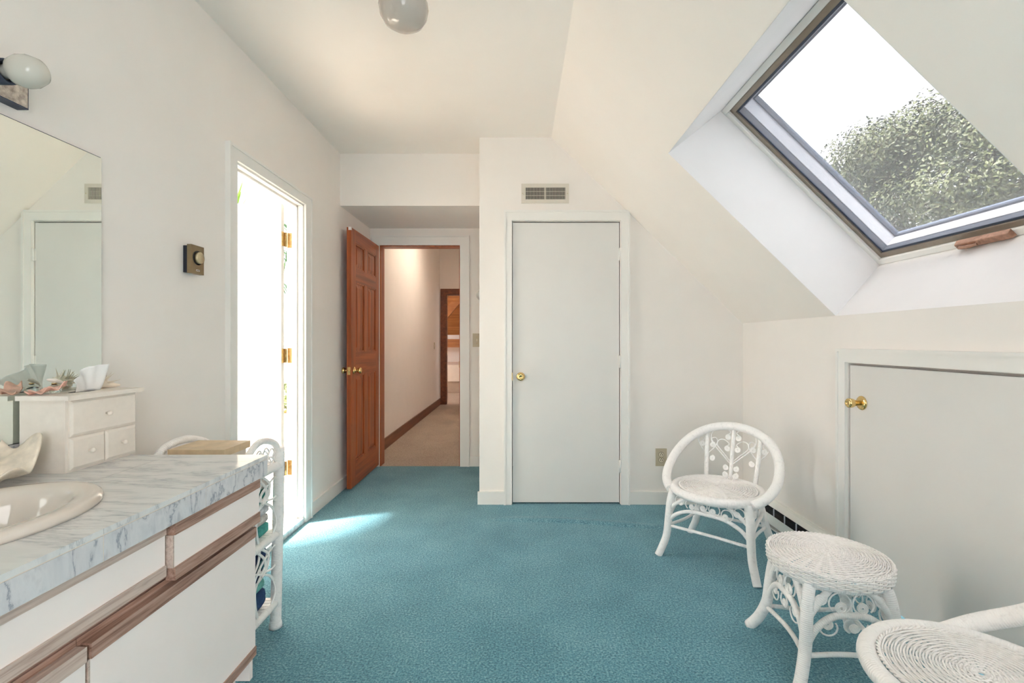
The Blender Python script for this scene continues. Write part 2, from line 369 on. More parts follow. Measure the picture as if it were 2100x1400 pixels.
struct(wl.build('wall_skylight_well', M['well']), 'white plastered shaft leading up to the skylight', 'wall')
sk = struct(thing('window_1', '', 'window', (S(sBt, nW)[0], 1.85, S(sBt, nW)[1])), 'tilted skylight window with insect screen and taupe frame', 'skylight')
def ring_part(name, mat, m0, m1, n0, n1, bev=0.0):
    """rectangular frame in the roof plane between inset m0 and m1, depth n0..n1"""
    a0, a1, b0, b1 = sAt + m0, sAt + m1, sBt - m1, sBt - m0
    y0, y1, y2, y3 = SY0 + m0, SY0 + m1, SY1 - m1, SY1 - m0
    o = MB()
    o.prism(quad(a0, a1, n0, n1), 'y', y0, y3).prism(quad(b0, b1, n0, n1), 'y', y0, y3)
    o.prism(quad(a1, b0, n0, n1), 'y', y0, y1).prism(quad(a1, b0, n0, n1), 'y', y2, y3)
    return o.build(name, mat, sk, bevel=bev)
ring_part('inner_trim', M['trim'], 0.0, 0.030, nW - 0.012, nW + 0.012, 0.003)
ring_part('screen_frame', M['taupe'], 0.030, 0.056, nW + 0.002, nW + 0.022, 0.002)
ring_part('sash', M['slate'], 0.056, 0.066, nW + 0.010, nW + 0.042)
ring_part('sash_liner', M['slate'], 0.040, 0.058, nW + 0.022, nW + 0.042, 0.003)
ring_part('outer_frame', M['greyframe'], 0.040, 0.070, nW + 0.042, nW + 0.105, 0.002)
ring_part('glazing_bead', M['slate'], 0.069, 0.079, nW + 0.100, nW + 0.125)
MB().prism(quad(sAt + 0.05, sBt - 0.05, nW + 0.0125, nW + 0.0135), 'y', SY0 + 0.05, SY1 - 0.05).build('insect_screen', M['screen'], sk)
MB().prism(quad(sAt + 0.076, sBt - 0.076, nW + 0.11, nW + 0.116), 'y', SY0 + 0.076, SY1 - 0.076).build('pane', M['tinted'], sk)
# operator with folding latch on the bottom rail
hn = nW - 0.012
op = MB().prism([S(sBt - 0.040, hn), S(sBt - 0.004, hn), S(sBt - 0.008, hn - 0.022), S(sBt - 0.034, hn - 0.022)], 'y', 1.765, 1.985).build('operator', M['copper'], sk, bevel=0.004)
lp = MB(); c0 = S(sBt - 0.020, hn - 0.026)
lp.tube(spline([(c0[0], 1.965, c0[1]), (c0[0] - .004, 1.945, c0[1] - 0.003), (c0[0] - .004, 1.915, c0[1] - 0.004), (c0[0], 1.89, c0[1])], 5), [0.008] * 5 + [0.0075] * 6 + [0.006] * 5, 8)
lp.lathe([(0, 0), (0.011, 0), (0.011, 0.012), (0.008, 0.016), (0, 0.016)], (c0[0] + .012, 1.888, c0[1] + 0.012), (-dn[0], 0, -dn[1]), 12)
lp.build('latch_handle', M['copper'], op)

# ------------------------------------------------------------------ trims, baseboards
def casing(name, boxes, label, mat='trim', bev=0.003, beads=()):
    o = MB()
    for b in boxes: o.box(*b)
    for b in beads: o.box(*b)
    return struct(o.build(name, M[mat], bevel=bev), label, 'door casing')
cw = 0.062
casing('trim_1', [(XL, XL + 0.020, DX0 - cw, DX0 + .004, 0, DZ + cw), (XL, XL + 0.020, DX1 - .004, DX1 + 0.085, 0, DZ + cw), (XL, XL + 0.020, DX0 + .004, DX1 - .004, DZ - .004, DZ + cw)], 'white moulded casing around the bathroom doorway', beads=[(XL, XL + .026, DX0 - cw - .002, DX0 - cw + .012, 0, DZ + cw + .002), (XL, XL + .026, DX1 + .073, DX1 + .087, 0, DZ + cw + .002), (XL, XL + .026, DX0 - cw + .012, DX1 + .073, DZ + cw - .012, DZ + cw + .002)])
casing('trim_2', [(HX0 - 0.07, HX0 + .004, YD - 0.020, YD, 0, HZ + 0.085), (HX1 - .004, HX1 + 0.082, YD - 0.020, YD, 0, HZ + 0.085), (HX0 + .004, HX1 - .004, YD - 0.020, YD, HZ - .004, HZ + 0.085)], 'white casing around the hallway doorway', beads=[(HX0 - .072, HX0 - .058, YD - .026, YD, 0, HZ + .087), (HX1 + .070, HX1 + .084, YD - .026, YD, 0, HZ + .087), (HX0 - .058, HX1 + .070, YD - .026, YD, HZ + .073, HZ + .087)])
casing('trim_3', [(CX0 - 0.058, CX0 - .003, YF - 0.020, YF, 0, CZ + 0.075), (CX1 + .003, CX1 + 0.065, YF - 0.020, YF, 0, CZ + 0.075), (CX0 - .003, CX1 + .003, YF - 0.020, YF, CZ + .003, CZ + 0.075)], 'white mitred casing around the closet door', beads=[(CX0 - .060, CX0 - .046, YF - .026, YF, 0, CZ + .077), (CX1 + .053, CX1 + .067, YF - .026, YF, 0, CZ + .077), (CX0 - .046, CX1 + .053, YF - .026, YF, CZ + .063, CZ + .077)])
casing('trim_4', [(XR - 0.016, XR, AY1 + .003, AY1 + 0.062, 0, AZ + 0.067), (XR - 0.016, XR, YB, AY1 + .003, AZ + 0.003, AZ + 0.067)], 'white casing around the low attic hatch', beads=[(XR - .022, XR, AY1 + .050, AY1 + .064, 0, AZ + .069), (XR - .022, XR, YB, AY1 + .050, AZ + .055, AZ + .069)])
# jambs (inside the bathroom opening) with stop strips
j = MB()
j.box(XL - T, XL + .004, DX1 - 0.015, DX1 + .002, 0.0, DZ).box(XL - T, XL + .004, DX0 - .002, DX0 + 0.015, 0.0, DZ).box(XL - T, XL + .004, DX0, DX1, DZ - 0.015, DZ + .002)
j.box(XL - 0.062, XL - 0.03, DX1 - 0.027, DX1 - 0.014, 0.0, DZ - .014).box(XL - 0.062, XL - 0.03, DX0 + 0.014, DX0 + 0.027, 0, DZ - .014).box(XL - 0.062, XL - 0.03, DX0 + .014, DX1 - .014, DZ - 0.027, DZ - 0.014)
struct(j.build('trim_5', M['trim'], bevel=0.002), 'white door jamb with stop inside the bathroom doorway', 'door jamb')
j = MB()
j.box(HX0 - .002, HX0 + 0.012, YD - .002, YD + 0.122, 0, HZ).box(HX1 - 0.012, HX1 + .002, YD - .002, YD + 0.122, 0, HZ).box(HX0, HX1, YD - .002, YD + 0.122, HZ - 0.012, HZ + .002)
j2 = struct(j.build('trim_6', M['redwood']), 'brown wooden jamb and head inside the hallway doorway', 'door jamb')
MB().box(HX1 - 0.0145, HX1 - 0.0115, YD - 0.002, YD + .03, 0.93, 0.99).build('strike_plate', M['brass'], j2)
sillm = MB().box(XL - T - 0.02, XL + 0.012, DX0 + .012, DX1 - .012, 0, 0.035)
struct(sillm.build('threshold', M['marble'], bevel=0.003), 'grey veined marble threshold under the bathroom doorway', 'threshold')
def base(name, x0, x1, y0, y1, label, mat='trim', h=0.092):
    struct(MB().box(x0, x1, y0, y1, 0, h).build(name, M[mat], bevel=0.005), label, 'baseboard')
base('baseboard_left', XL, XL + 0.014, DX1 + 0.085, YD, 'white baseboard between bathroom doorway and hall door')
base('baseboard_left.001', XL, XL + 0.014, 1.58, DX0 - cw, 'white baseboard behind the wicker shelf')
base('baseboard_end', HX1 + 0.082, XC, YD - 0.014, YD, 'short white baseboard beside the hallway door casing')
base('baseboard_closet', XC - 0.012, CX0 - 0.058, YF - 0.014, YF, 'short white baseboard left of the closet door')
base('baseboard_closet.001', CX1 + 0.065, XR, YF - 0.014, YF, 'white baseboard right of the closet door under the outlet')

# ------------------------------------------------------------------ doors
def knob(parent, c, ax, mat, big=1.0, rose=True, name='knob'):
    o = MB(); k = big
    if rose: o.lathe([(0, 0), (0.029 * k, 0), (0.031 * k, 0.004), (0.027 * k, 0.009), (0.012 * k, 0.012), (0.011 * k, 0.026), (0.020 * k, 0.034), (0.0255 * k, 0.044), (0.026 * k, 0.052), (0.020 * k, 0.060), (0.012 * k, 0.061), (0.010 * k, 0.058), (0, 0.058)], c, ax, 24)
    return o.build(name, mat, parent)
def tulip_knob(parent, c, ax, mat):
    r = MB().lathe([(0, 0), (0.033, 0), (0.034, 0.003), (0.030, 0.008), (0.014, 0.010), (0, 0.010)], c, ax, 28).build('rose', mat, parent)
    MB().lathe([(0, 0.009), (0.012, 0.009), (0.0115, 0.026), (0.015, 0.034), (0.021, 0.046), (0.0225, 0.056), (0.0215, 0.066), (0.017, 0.0705), (0.010, 0.071), (0.009, 0.068), (0, 0.068)], c, ax, 28).build('knob', mat, parent)
    return r
d = struct(thing('door_1', '', 'door', ((CX0 + CX1) / 2, YF, 0)), 'flat white closet door with brass knob and painted hinges', 'door')
MB().box(CX0 + 0.004, CX1 - 0.006, YF + 0.003, YF + 0.038, 0.012, CZ - 0.009).build('door_slab', M['door'], d, bevel=0.0015)
knob(d, (CX0 + 0.062, YF + 0.003, 0.922), (0, -1, 0), M['brass'])
MB().box(CX0 - 0.0028, CX0 + 0.003, YF - 0.003, YF + 0.004, 0.895, 0.95).build('latch_plate', M['brassdull'], d)
for z in (1.805, 1.03, 0.275):
    h = MB().tube([(CX1 - 0.002, YF - 0.0085, z - .045), (CX1 - 0.002, YF - 0.0085, z + .045)], 0.0080, 10)
    h.box(CX1 - 0.012, CX1 + 0.010, YF - 0.002, YF + 0.003, z - 0.044, z + 0.044).build('hinge', M['trim'], d)
# dark closet behind the door gap
d = struct(thing('door_2', '', 'door', (XR, 1.0, 0)), 'low flat white attic hatch door with tulip shaped brass knob', 'door')
MB().box(XR + 0.003, XR + 0.036, YB + 0.3, AY1 - 0.009, 0.012, AZ - 0.011).build('door_slab', M['door'], d, bevel=0.0015)
tulip_knob(d, (XR + 0.003, 2.262, 0.885), (-1, 0, 0), M['brass'])

# six-panel hall door, swung open flat against the left side
wd = struct(thing('door_3', '', 'door', (HX0, YD - 0.012, 0)), 'open red-brown six panel wooden door with brass knobs', 'door')
X0, X1 = HX0 - 0.035, HX0; Y0, Y1 = YD - 0.765, YD - 0.012; Zb, Zt = 0.02, 2.072
stile = 0.105; mull = 0.10
Ym = (Y0 + Y1) / 2
rails = [(Zb, 0.215), (0.905, 1.09), (1.655, 1.765), (1.965, Zt)]
for a, b in ((Y0, Y0 + stile), (Y1 - stile, Y1)): MB().box(X0, X1, a, b, Zb, Zt).build('stile', M['redwood'], wd, bevel=0.002)
for a, b in rails: MB().box(X0, X1, Y0 + stile, Y1 - stile, a, b).build('rail', M['redwood_h'], wd)
for (a0, a1), (b0, b1) in zip(rails, rails[1:]):
    MB().box(X0, X1, Ym - mull / 2, Ym + mull / 2, a1, b0).build('mullion', M['redwood'], wd)
    for p0, p1 in ((Y0 + stile, Ym - mull / 2), (Ym + mull / 2, Y1 - stile)):
        o = MB(); o.box(X0 + 0.012, X1 - 0.012, p0, p1, a1, b0)
        i = 0.045
        for sx, xa, xb in ((1, X1 - 0.012, X1 - 0.004), (-1, X0 + 0.012, X0 + 0.004)):
            q0 = [(p0 + .012, a1 + .012), (p1 - .012, a1 + .012), (p1 - .012, b0 - .012), (p0 + .012, b0 - .012)]
            q1 = [(p0 + i, a1 + i), (p1 - i, a1 + i), (p1 - i, b0 - i), (p0 + i, b0 - i)]
            va = [o.bm.verts.new((xa, *q)) for q in q0]; vb = [o.bm.verts.new((xb, *q)) for q in q1]
            fs = [o.bm.faces.new(vb)] + [o.bm.faces.new([va[k], va[(k + 1) % 4], vb[(k + 1) % 4], vb[k]]) for k in range(4)]
            bmesh.ops.recalc_face_normals(o.bm, faces=fs)
        pn = o.build('panel', M['redwood'], wd)
        mo = MB()
        for t0, t1, u0, u1 in ((p0, p1, a1, a1 + .011), (p0, p1, b0 - .011, b0), (p0, p0 + .011, a1 + .011, b0 - .011), (p1 - .011, p1, a1 + .011, b0 - .011)):
            mo.box(X1 - 0.012, X1 - 0.003, t0, t1, u0, u1)
        mo.build('moulding', M['redwood'], pn, bevel=0.003)
kz = 0.945
for sx, xx in ((1, X1), (-1, X0)): knob(wd, (xx, Y0 + 0.062, kz), (sx, 0, 0), M['brass'], 0.95)
MB().box(X0 + 0.006, X1 - 0.006, Y0 - 0.002, Y0 + 0.001, kz - 0.03, kz + 0.03).lathe([(0, 0), (0.009, 0), (0.009, 0.008), (0, 0.008)], ((X0 + X1) / 2, Y0, kz), (0, -1, 0), 14).build('latch_plate', M['brass'], wd)
MB().box(X1 - 0.022, X1 + 0.001, Y0 - .001, Y0 + 0.012, Zt - 0.022, Zt + 0.003).build('felt_bumper', M['tissue'], wd)

# bathroom door leaf, open at a right angle into the bathroom
bd = struct(thing('door_4', '', 'door', (-1.5, 3.05, 0)), 'flat white bathroom door standing open with worn brass hinges', 'door')
MB().box(-2.24, -1.503, 3.030, 3.065, 0.045, 2.050).build('door_slab', M['door'], bd, bevel=0.0015)
for z in (1.83, 1.085, 0.36):
    h = MB().tube([(-1.497, 3.076, z - .046), (-1.497, 3.076, z + .046)], 0.007, 10)
    h.box(-1.504, -1.499, 3.034, 3.070, z - .045, z + .045)
    h.box(-1.494, -1.452, DX1 - 0.018, DX1 - 0.0145, z - .047, z + .047).build('hinge', M['brassdull'], bd)

# ------------------------------------------------------------------ hallway and the bedroom beyond
XH0, XH1, YH = -1.47, -0.40, 8.94
struct(MB().box(XH0, XH1, YD, YH + 0.1, -0.06, -0.004).build('floor_hall', M['beige']), 'beige carpet running down the hallway', 'carpet')
struct(MB().box(XH0 - 0.1, XH0, YD + 0.12, YH, 0, 3.1).build('wall_hall_left', M['wall']), 'long white left wall of the hallway', 'wall')
struct(MB().box(XH1, XH1 + 0.1, YD + 0.12, YH, 0, 3.1).build('wall_hall_right', M['wall']), 'white right wall of the hallway', 'wall')
EX0, EX1, EZ = -1.36, -0.60, 2.06
w = MB().box(-3.6, EX0, YH, YH + 0.1, 0, 3.1).box(EX1, 1.5, YH, YH + 0.1, 0, 3.1).box(EX0, EX1, YH, YH + 0.1, EZ, 3.1)
struct(w.build('wall_hall_end', M['wall']), 'white wall at the far end of the hallway above the wooden door frame', 'wall')
w = MB().box(XH0 - .1, XH1 + .1, YD, 5.9, 2.95, 3.1).box(XH0 - .1, XH1 + .1, 6.9, YH + .1, 2.95, 3.1).box(XH0 - .1, -0.95, 5.9, 6.9, 2.95, 3.1).box(-0.45, XH1 + .1, 5.9, 6.9, 2.95, 3.1)  # unseen ceiling opening added to bring daylight into the hall
w.box(-1.00, -0.95, 5.85, 6.95, 3.1, 3.7).box(-0.45, -0.40, 5.85, 6.95, 3.1, 3.7).box(-0.95, -0.45, 5.85, 5.9, 3.1, 3.7).box(-0.95, -0.45, 6.9, 6.95, 3.1, 3.7)  # shaft added around that opening to keep direct sun out
struct(w.build('ceiling_hall', M['ceil']), 'high white hallway ceiling', 'ceiling')
struct(MB().box(XH0, XH0 + 0.016, YD + 0.13, YH, -0.004, 0.115).build('baseboard_hall', M['dkwood'], bevel=0.004), 'dark wooden baseboard along the hallway wall', 'baseboard')
casing('trim_7', [(EX0 - 0.095, EX0 + .005, YH - 0.02, YH, 0, EZ + 0.1), (EX1 - .005, EX1 + 0.095, YH - 0.02, YH, 0, EZ + 0.1), (EX0 + .005, EX1 - .005, YH - 0.02, YH, EZ - .005, EZ + 0.1)], 'red-brown wooden door frame at the end of the hallway', 'dkwood', 0.004)
j = MB().box(EX0 - .002, EX0 + 0.02, YH - .002, YH + 0.105, 0, EZ).box(EX1 - 0.02, EX1 + .002, YH - .002, YH + 0.105, 0, EZ).box(EX0, EX1, YH - .002, YH + 0.105, EZ - 0.02, EZ + .002)
jb = j.build('trim_8', M['dkwood'])
MB().box(EX0 + .0195, EX0 + .0225, YH + .03, YH + .075, .92, 1.0).build('strike_plate', M['brass'], jb)
struct(jb, 'dark wooden jamb at the end of the hallway', 'door jamb')
struct(MB().box(-4.0, 2.5, YH + 0.1, 14.0, -0.06, -0.004).build('floor_bedroom', M['beige']), 'pale carpet of the bedroom seen past the hallway', 'carpet')
w = MB().box(-4.0, 2.5, 13.4, 13.5, 0, 1.36).box(-4.0, -3.9, YH + .1, 13.5, 0, 1.0).box(-4.0, -3.9, YH + .1, 13.5, 2.0, 4.6).box(-4.0, -3.9, YH + .1, 9.4, 1, 2.0).box(-4.0, -3.9, 11.8, 13.5, 1, 2.0).box(2.4, 2.5, YH + .1, 13.5, 0, 0.9).box(2.4, 2.5, YH + .1, 10.2, .9, 4.6).box(2.4, 2.5, 11.6, 13.5, .9, 4.6).box(2.4, 2.5, 10.2, 11.6, 2.0, 4.6).box(-4, -3.5, YH, YH + .1, 0, 4.6).box(1.4, 2.5, YH, YH + .1, 0, 4.6).box(-3.6, 1.5, YH, YH + .1, 3.1, 4.6)  # unseen openings in both side walls, added to light the bedroom
struct(w.build('wall_bedroom', M['wall']), 'white low wall behind the bed in the far room', 'wall')
bl = MB()
bl.box(-4.0, 2.5, YH, 10.7, 4.5, 4.6)
bl.prism([(13.5, 1.30), (13.6, 1.38), (10.6, 4.6), (10.5, 4.5)], 'x', -4.0, 2.5)
struct(bl.build('ceiling_bedroom', M['timber']), 'steep wooden board ceiling of the far bedroom', 'ceiling')
bm_ = thing('timber_frame', 'warm brown timber rafters and tie beam in the far bedroom', 'beam', (-1.6, 13.0, 0), kind='structure')
def beam(name, p, q, wx, wz, mat='timber'):
    p, q = Vector(p), Vector(q); o = MB(); t = (q - p).normalized(); u = t.orthogonal().normalized()
    if abs(t.z) < 0.99: u = t.cross(Vector((0, 0, 1))).normalized()
    v = t.cross(u); vs = []
    for e in (p, q):
        for a, b in ((-1, -1), (1, -1), (1, 1), (-1, 1)): vs.append(o.bm.verts.new(e + u * a * wx / 2 + v * b * wz / 2))
    for f in ((3, 2, 1, 0), (4, 5, 6, 7), (0, 1, 5, 4), (1, 2, 6, 5), (2, 3, 7, 6), (3, 0, 4, 7)): o.bm.faces.new([vs[i] for i in f])
    return o.build(name, M[mat], bm_, bevel=0.006)
beam('tie_beam', (-4.0, 12.9, 1.13), (2.5, 12.9, 1.13), 0.16, 0.22)
beam('rafter', (-2.05, 12.7, 1.75), (-1.0, 12.7, 3.0), 0.14, 0.20)
beam('rafter', (-2.05, 12.5, 2.35), (-1.2, 12.5, 3.4), 0.10, 0.34)
beam('knee_brace', (-1.45, 12.75, 1.24), (-1.2, 12.75, 1.75), 0.1, 0.12)
bed = thing('bed', 'bed with pale cover and taupe skirt in the far bedroom', 'bed', (-1.4, 11.9, 0))
MB().box(-2.4, -0.2, 11.0, 12.7, 0.30, 0.60).build('mattress', M['linen'], bed, bevel=0.06, seg=3)
MB().box(-2.36, -0.24, 11.03, 12.7, 0.0, 0.31).build('bed_skirt', M['skirt'], bed)
MB().box(-2.44, -0.16, 10.96, 12.5, 0.26, 0.64).build('bedspread', M['linen'], bed, bevel=0.05, seg=3)
# hall switch
sw = thing('light_switch', 'small brown wall switch on the hallway wall', 'light switch', (XH0, 8.35, 1.1))
MB().box(XH0, XH0 + 0.006, 8.31, 8.39, 1.04, 1.16).build('plate', M['almond'], sw, bevel=0.002)
MB().box(XH0 + 0.006, XH0 + 0.016, 8.344, 8.356, 1.09, 1.115).build('toggle', M['almondlt'], sw)

# ------------------------------------------------------------------ bathroom
BX, BY0, BY1, BZ = -3.60, 1.60, 5.20, 3.20
fl = struct(thing('floor_bathroom', '', 'floor', (-2.5, 3.4, 0)), 'pale wooden board floor of the bathroom', 'floor')
y = BY0; k = 0
while y < 9.4:
    w_ = 0.14
    MB().box(BX - 0.4 if y > BY1 else BX, XL - T, y, y + w_ - 0.004, -0.03, 0.004).build('floor_board', M['plank'], fl)
    y += w_; k += 1
struct(MB().box(BX - .5, XL - T, BY0 - .1, 9.4, -0.08, -0.03).build('subfloor', M['grout']), 'base under the bathroom boards', 'floor')
w = MB()
w.box(BX - 0.1, BX, BY0, BY1, 0, 0.8).box(BX - 0.1, BX, BY0, 1.85, 0.8, 3.0).box(BX - 0.1, BX, 4.7, BY1, 0.8, 3.0).box(BX - 0.1, BX, BY0, BY1, 3.0, BZ)
struct(w.build('wall_bathroom_left', M['bath']), 'white bathroom wall with a tall window', 'wall')
struct(MB().box(BX - .1, XL - T, BY0 - 0.1, BY0, 0, BZ).build('wall_bathroom_near', M['bath']), 'white near wall of the bathroom', 'wall')
struct(MB().box(BX - .1, XL - T + .002, BY0 - .1, BY1 + .1, BZ, BZ + 0.1).build('ceiling_bathroom', M['bath']), 'white bathroom ceiling', 'ceiling')
struct(MB().box(XL - T - 0.07, XL - T, YD + .12, BY1, 0, BZ).box(XL - T - .002, XL - T + 0.05, BY0, YD + .1, ZC + .1, BZ).build('wall_bathroom_right', M['bath']), 'white bathroom wall beside the hallway', 'wall')
GX0, GX1, GZ = -3.3, -1.75, 2.35
w = MB().box(BX - .1, GX0, BY1, BY1 + .1, 0, BZ).box(GX1, XH0 - .1, BY1, BY1 + .1, 0, BZ).box(GX0, GX1, BY1, BY1 + .1, GZ, BZ)
we = struct(w.build('wall_bathroom_end', M['bath']), 'bathroom end wall clad in pale marble above a glazed door', 'wall')
for a in range(4):
    for b in range(2):
        x0 = -3.6 + a * 0.52; z0 = GZ + 0.03 + b * 0.41
        o = MB().box(x0 + .002, x0 + 0.518, BY1 - 0.012, BY1 - 0.001, z0, z0 + 0.406).build('tile', M['marblewall'], we)
g = struct(thing('door_6', '', 'door', (-2.5, BY1, 0)), 'white framed glazed door from the bathroom to the deck', 'door')
fr = MB().box(GX0, GX0 + .07, BY1 + .02, BY1 + .08, 0, GZ).box(GX1 - .07, GX1, BY1 + .02, BY1 + .08, 0, GZ).box(GX0 + .07, GX1 - .07, BY1 + .02, BY1 + .08, GZ - .07, GZ).box(GX0 + .07, GX1 - .07, BY1 + .02, BY1 + .08, 0, .06)
fr.build('door_frame', M['trim'], g); MB().box(GX0 + .07, GX1 - .07, BY1 + .045, BY1 + .051, .06, GZ - .07).build('pane', M['glass'], g)
g = struct(thing('window_3', '', 'window', (BX, 3.3, 0.8)), 'tall bathroom window behind the open bathroom door', 'window')
fr = MB().box(BX - .08, BX - .02, 1.85, 1.91, .8, 3.0).box(BX - .08, BX - .02, 4.64, 4.70, .8, 3.0).box(BX - .08, BX - .02, 1.91, 4.64, 2.94, 3.0).box(BX - .08, BX - .02, 1.91, 4.64, .8, .86).box(BX - .08, BX - .02, 3.25, 3.30, .86, 2.94)
fr.build('window_frame', M['trim'], g)
for a, b in ((1.91, 3.25), (3.30, 4.64)): MB().box(BX - .055, BX - .05, a, b, .86, 2.94).build('pane', M['glass'], g)

# palm: stem in a pot, long feather fronds, and a tuft of sword leaves on top
random.seed(4)
pl = thing('potted_palm', 'green feathery palm in a pot behind the bathroom door', 'plant', (-2.55, 4.05, 0.004))
MB().lathe([(0, 0), (0.13, 0), (0.17, 0.28), (0.18, 0.30), (0.16, 0.30), (0.15, 0.27), (0, 0.27)], (-2.55, 4.05, 0.004)).build('pot', M['pot'], pl)
MB().tube(spline([(-2.55, 4.05, 0.25), (-2.56, 4.06, 1.0), (-2.54, 4.05, 2.05)], 6), 0.022, 8).build('stem', M['bark'], pl)
def frond(base, d, L, droop, mat, nleaf=26, leaf=0.22):
    d = Vector(d).normalized(); b = Vector(base)
    P = [b + d * (L * t) + Vector((0, 0, 0.25 * L * t - droop * t * t)) for t in [i / 12 for i in range(13)]]
    o = MB().tube(P, [0.007 - 0.005 * i / 12 for i in range(13)], 5)
    side = d.cross(Vector((0, 0, 1))).normalized()
    for i in range(nleaf):
        t = 0.12 + 0.86 * i / nleaf; f = t * 12; k = min(11, int(f)); p = P[k].lerp(P[k + 1], f - k)
        tg = (P[k + 1] - P[k]).normalized()
        for sg in (-1, 1):
            q = (side * sg * 0.9 + tg * 0.55 + Vector((0, 0, -0.25 - 0.2 * random.random()))).normalized(); l = leaf * math.sin(math.pi * (0.15 + 0.8 * t)) ** 0.6
            wv = tg * 0.011
            a = o.bm.verts.new(p - wv * .5); c = o.bm.verts.new(p + wv * .5)
            m1 = o.bm.verts.new(p + q * l * .45 + wv); m0 = o.bm.verts.new(p + q * l * .45 - wv)
            e = o.bm.verts.new(p + q * l + Vector((0, 0, -0.04)))
            o.bm.faces.new([a, c, m1, m0]); o.bm.faces.new([m0, m1, e])
    return o.build('frond', mat, pl)
for a, z, L, dr in ((-40, 1.55, 0.9, 0.75), (20, 1.75, 0.88, 0.9), (-5, 1.95, 0.85, 0.6), (-75, 1.8, 1.0, 0.9), (60, 2.0, 0.9, 0.7), (130, 1.8, 0.9, 0.8), (180, 1.9, 0.9, 0.7), (235, 1.85, 0.95, 0.8), (-25, 2.05, 0.82, 0.35)):
    frond((-2.55, 4.05, z), (math.cos(R(a)), math.sin(R(a)), 0.25), L, dr, M['palm'])
for i in range(22):
    a = random.uniform(0, 2 * math.pi); el = random.uniform(0.2, 1.3); L = random.uniform(0.42, 0.62)
    d_ = Vector((math.cos(a) * math.cos(el), math.sin(a) * math.cos(el), math.sin(el))); p = Vector((-2.42, 3.95, 2.06)); s_ = d_.cross(Vector((0, 0, 1))).normalized() * 0.022
    o = MB(); A = [p - s_ * .5, p + s_ * .5]; B = [p + d_ * L * .5 - s_, p + d_ * L * .5 + s_]; e = p + d_ * L
    v = [o.bm.verts.new(q) for q in (*A, *B, e)]; o.bm.faces.new([v[0], v[1], v[3], v[2]]); o.bm.faces.new([v[2], v[3], v[4]])
    o.build('sword_leaf', M['yucca'], pl)
def leaf_cloud(blobs, n, size, mat, parent, name='foliage', seed=1, flat=0.5, view=None):
    """individual folded leaves scattered over leafy lobes"""
    rnd = random.Random(seed); vs = []; fs = []
    wts = [b[3] ** 2 for b in blobs]; tot = sum(wts)
    for (cx, cy, cz, r), wt in zip(blobs, wts):
        for _ in range(int(n * wt / tot)):
            th = rnd.uniform(0, 2 * math.pi); u = rnd.uniform(-1, 1); q = math.sqrt(1 - u * u)
            d_ = Vector((q * math.cos(th), q * math.sin(th), u)); rad = r * (1 - 0.55 * rnd.random() ** 2.2)
            p = Vector((cx, cy, cz)) + d_ * rad * (1 + 0.12 * math.sin(7 * th) * q)
            nrm = (d_ + Vector((rnd.uniform(-1, 1), rnd.uniform(-1, 1), rnd.uniform(-.2, 1.0))) * 0.62).normalized()
            t = nrm.orthogonal().normalized(); t.rotate(Matrix.Rotation(rnd.uniform(0, 6.28), 3, nrm)); b = nrm.cross(t)
            s_ = size * rnd.uniform(0.7, 1.4); k = len(vs)
            vs += [p - t * s_, p + b * s_ * flat + nrm * s_ * .1, p + t * s_ * 1.1, p - b * s_ * flat + nrm * s_ * .1]
            fs += [(k, k + 1, k + 2), (k, k + 2, k + 3)]
    r0 = parent
    off = r0.location
    me = bpy.data.meshes.new(name); me.from_pydata([tuple(v - off) for v in vs], [], fs); me.materials.append(mat)
    o = bpy.data.objects.new(name, me); col.objects.link(o); o.parent = parent; o['kind'] = 'stuff'
    return o
sb = thing('deck_shrub', 'yellow-green shrub standing on the deck beyond the bathroom', 'shrub', (-3.3, 6.9, 0))
MB().lathe([(0, 0), (0.16, 0), (0.2, 0.16), (0.18, 0.16), (0, 0.14)], (-3.3, 6.9, 0.004)).build('pot', M['pot'], sb)
leaf_cloud([(-3.3, 6.9, .32, .24), (-3.22, 6.9, .48, .17), (-3.4, 6.85, .45, .18)], 900, 0.035, M['bush'], sb, seed=3)

# the tree outside the skylight
TX, TY, TZc = 9.75, 10.0, 3.75
tr = thing('maple_tree', 'large leafy green tree seen through the skylight', 'tree', (TX, TY, -4.0))
MB().tube(spline([(TX, TY, -4), (TX - .1, TY + .1, 0), (TX - .2, TY, 3.6)], 5), [0.35 - 0.02 * i for i in range(11)], 10).build('trunk', M['bark'], tr)
rnd = random.Random(11); blobs = []
for i in range(120):
    a = rnd.uniform(0, 2 * math.pi); u = rnd.uniform(-1, 1); q = math.sqrt(1 - u * u); f = rnd.uniform(.72, 1.12)
    blobs.append((TX + 2.75 * f * q * math.cos(a), TY + 2.75 * f * q * math.sin(a), TZc + 2.75 * f * u, rnd.uniform(0.34, 0.82)))
blobs += [(TX, TY, TZc, 2.5)]
leaf_cloud(blobs, 150000, 0.034, M['tree'], tr, seed=5)
br = MB()
for i in range(14):
    b = blobs[i * 9]; br.tube(spline([(TX - .15, TY, 1.6 + 0.12 * i), ((TX + b[0]) / 2, (TY + b[1]) / 2, (3.0 + b[2]) / 2 + .2), b[:3]], 5), [0.09 - 0.007 * k for k in range(11)], 6)
br.build('branches', M['bark'], tr)

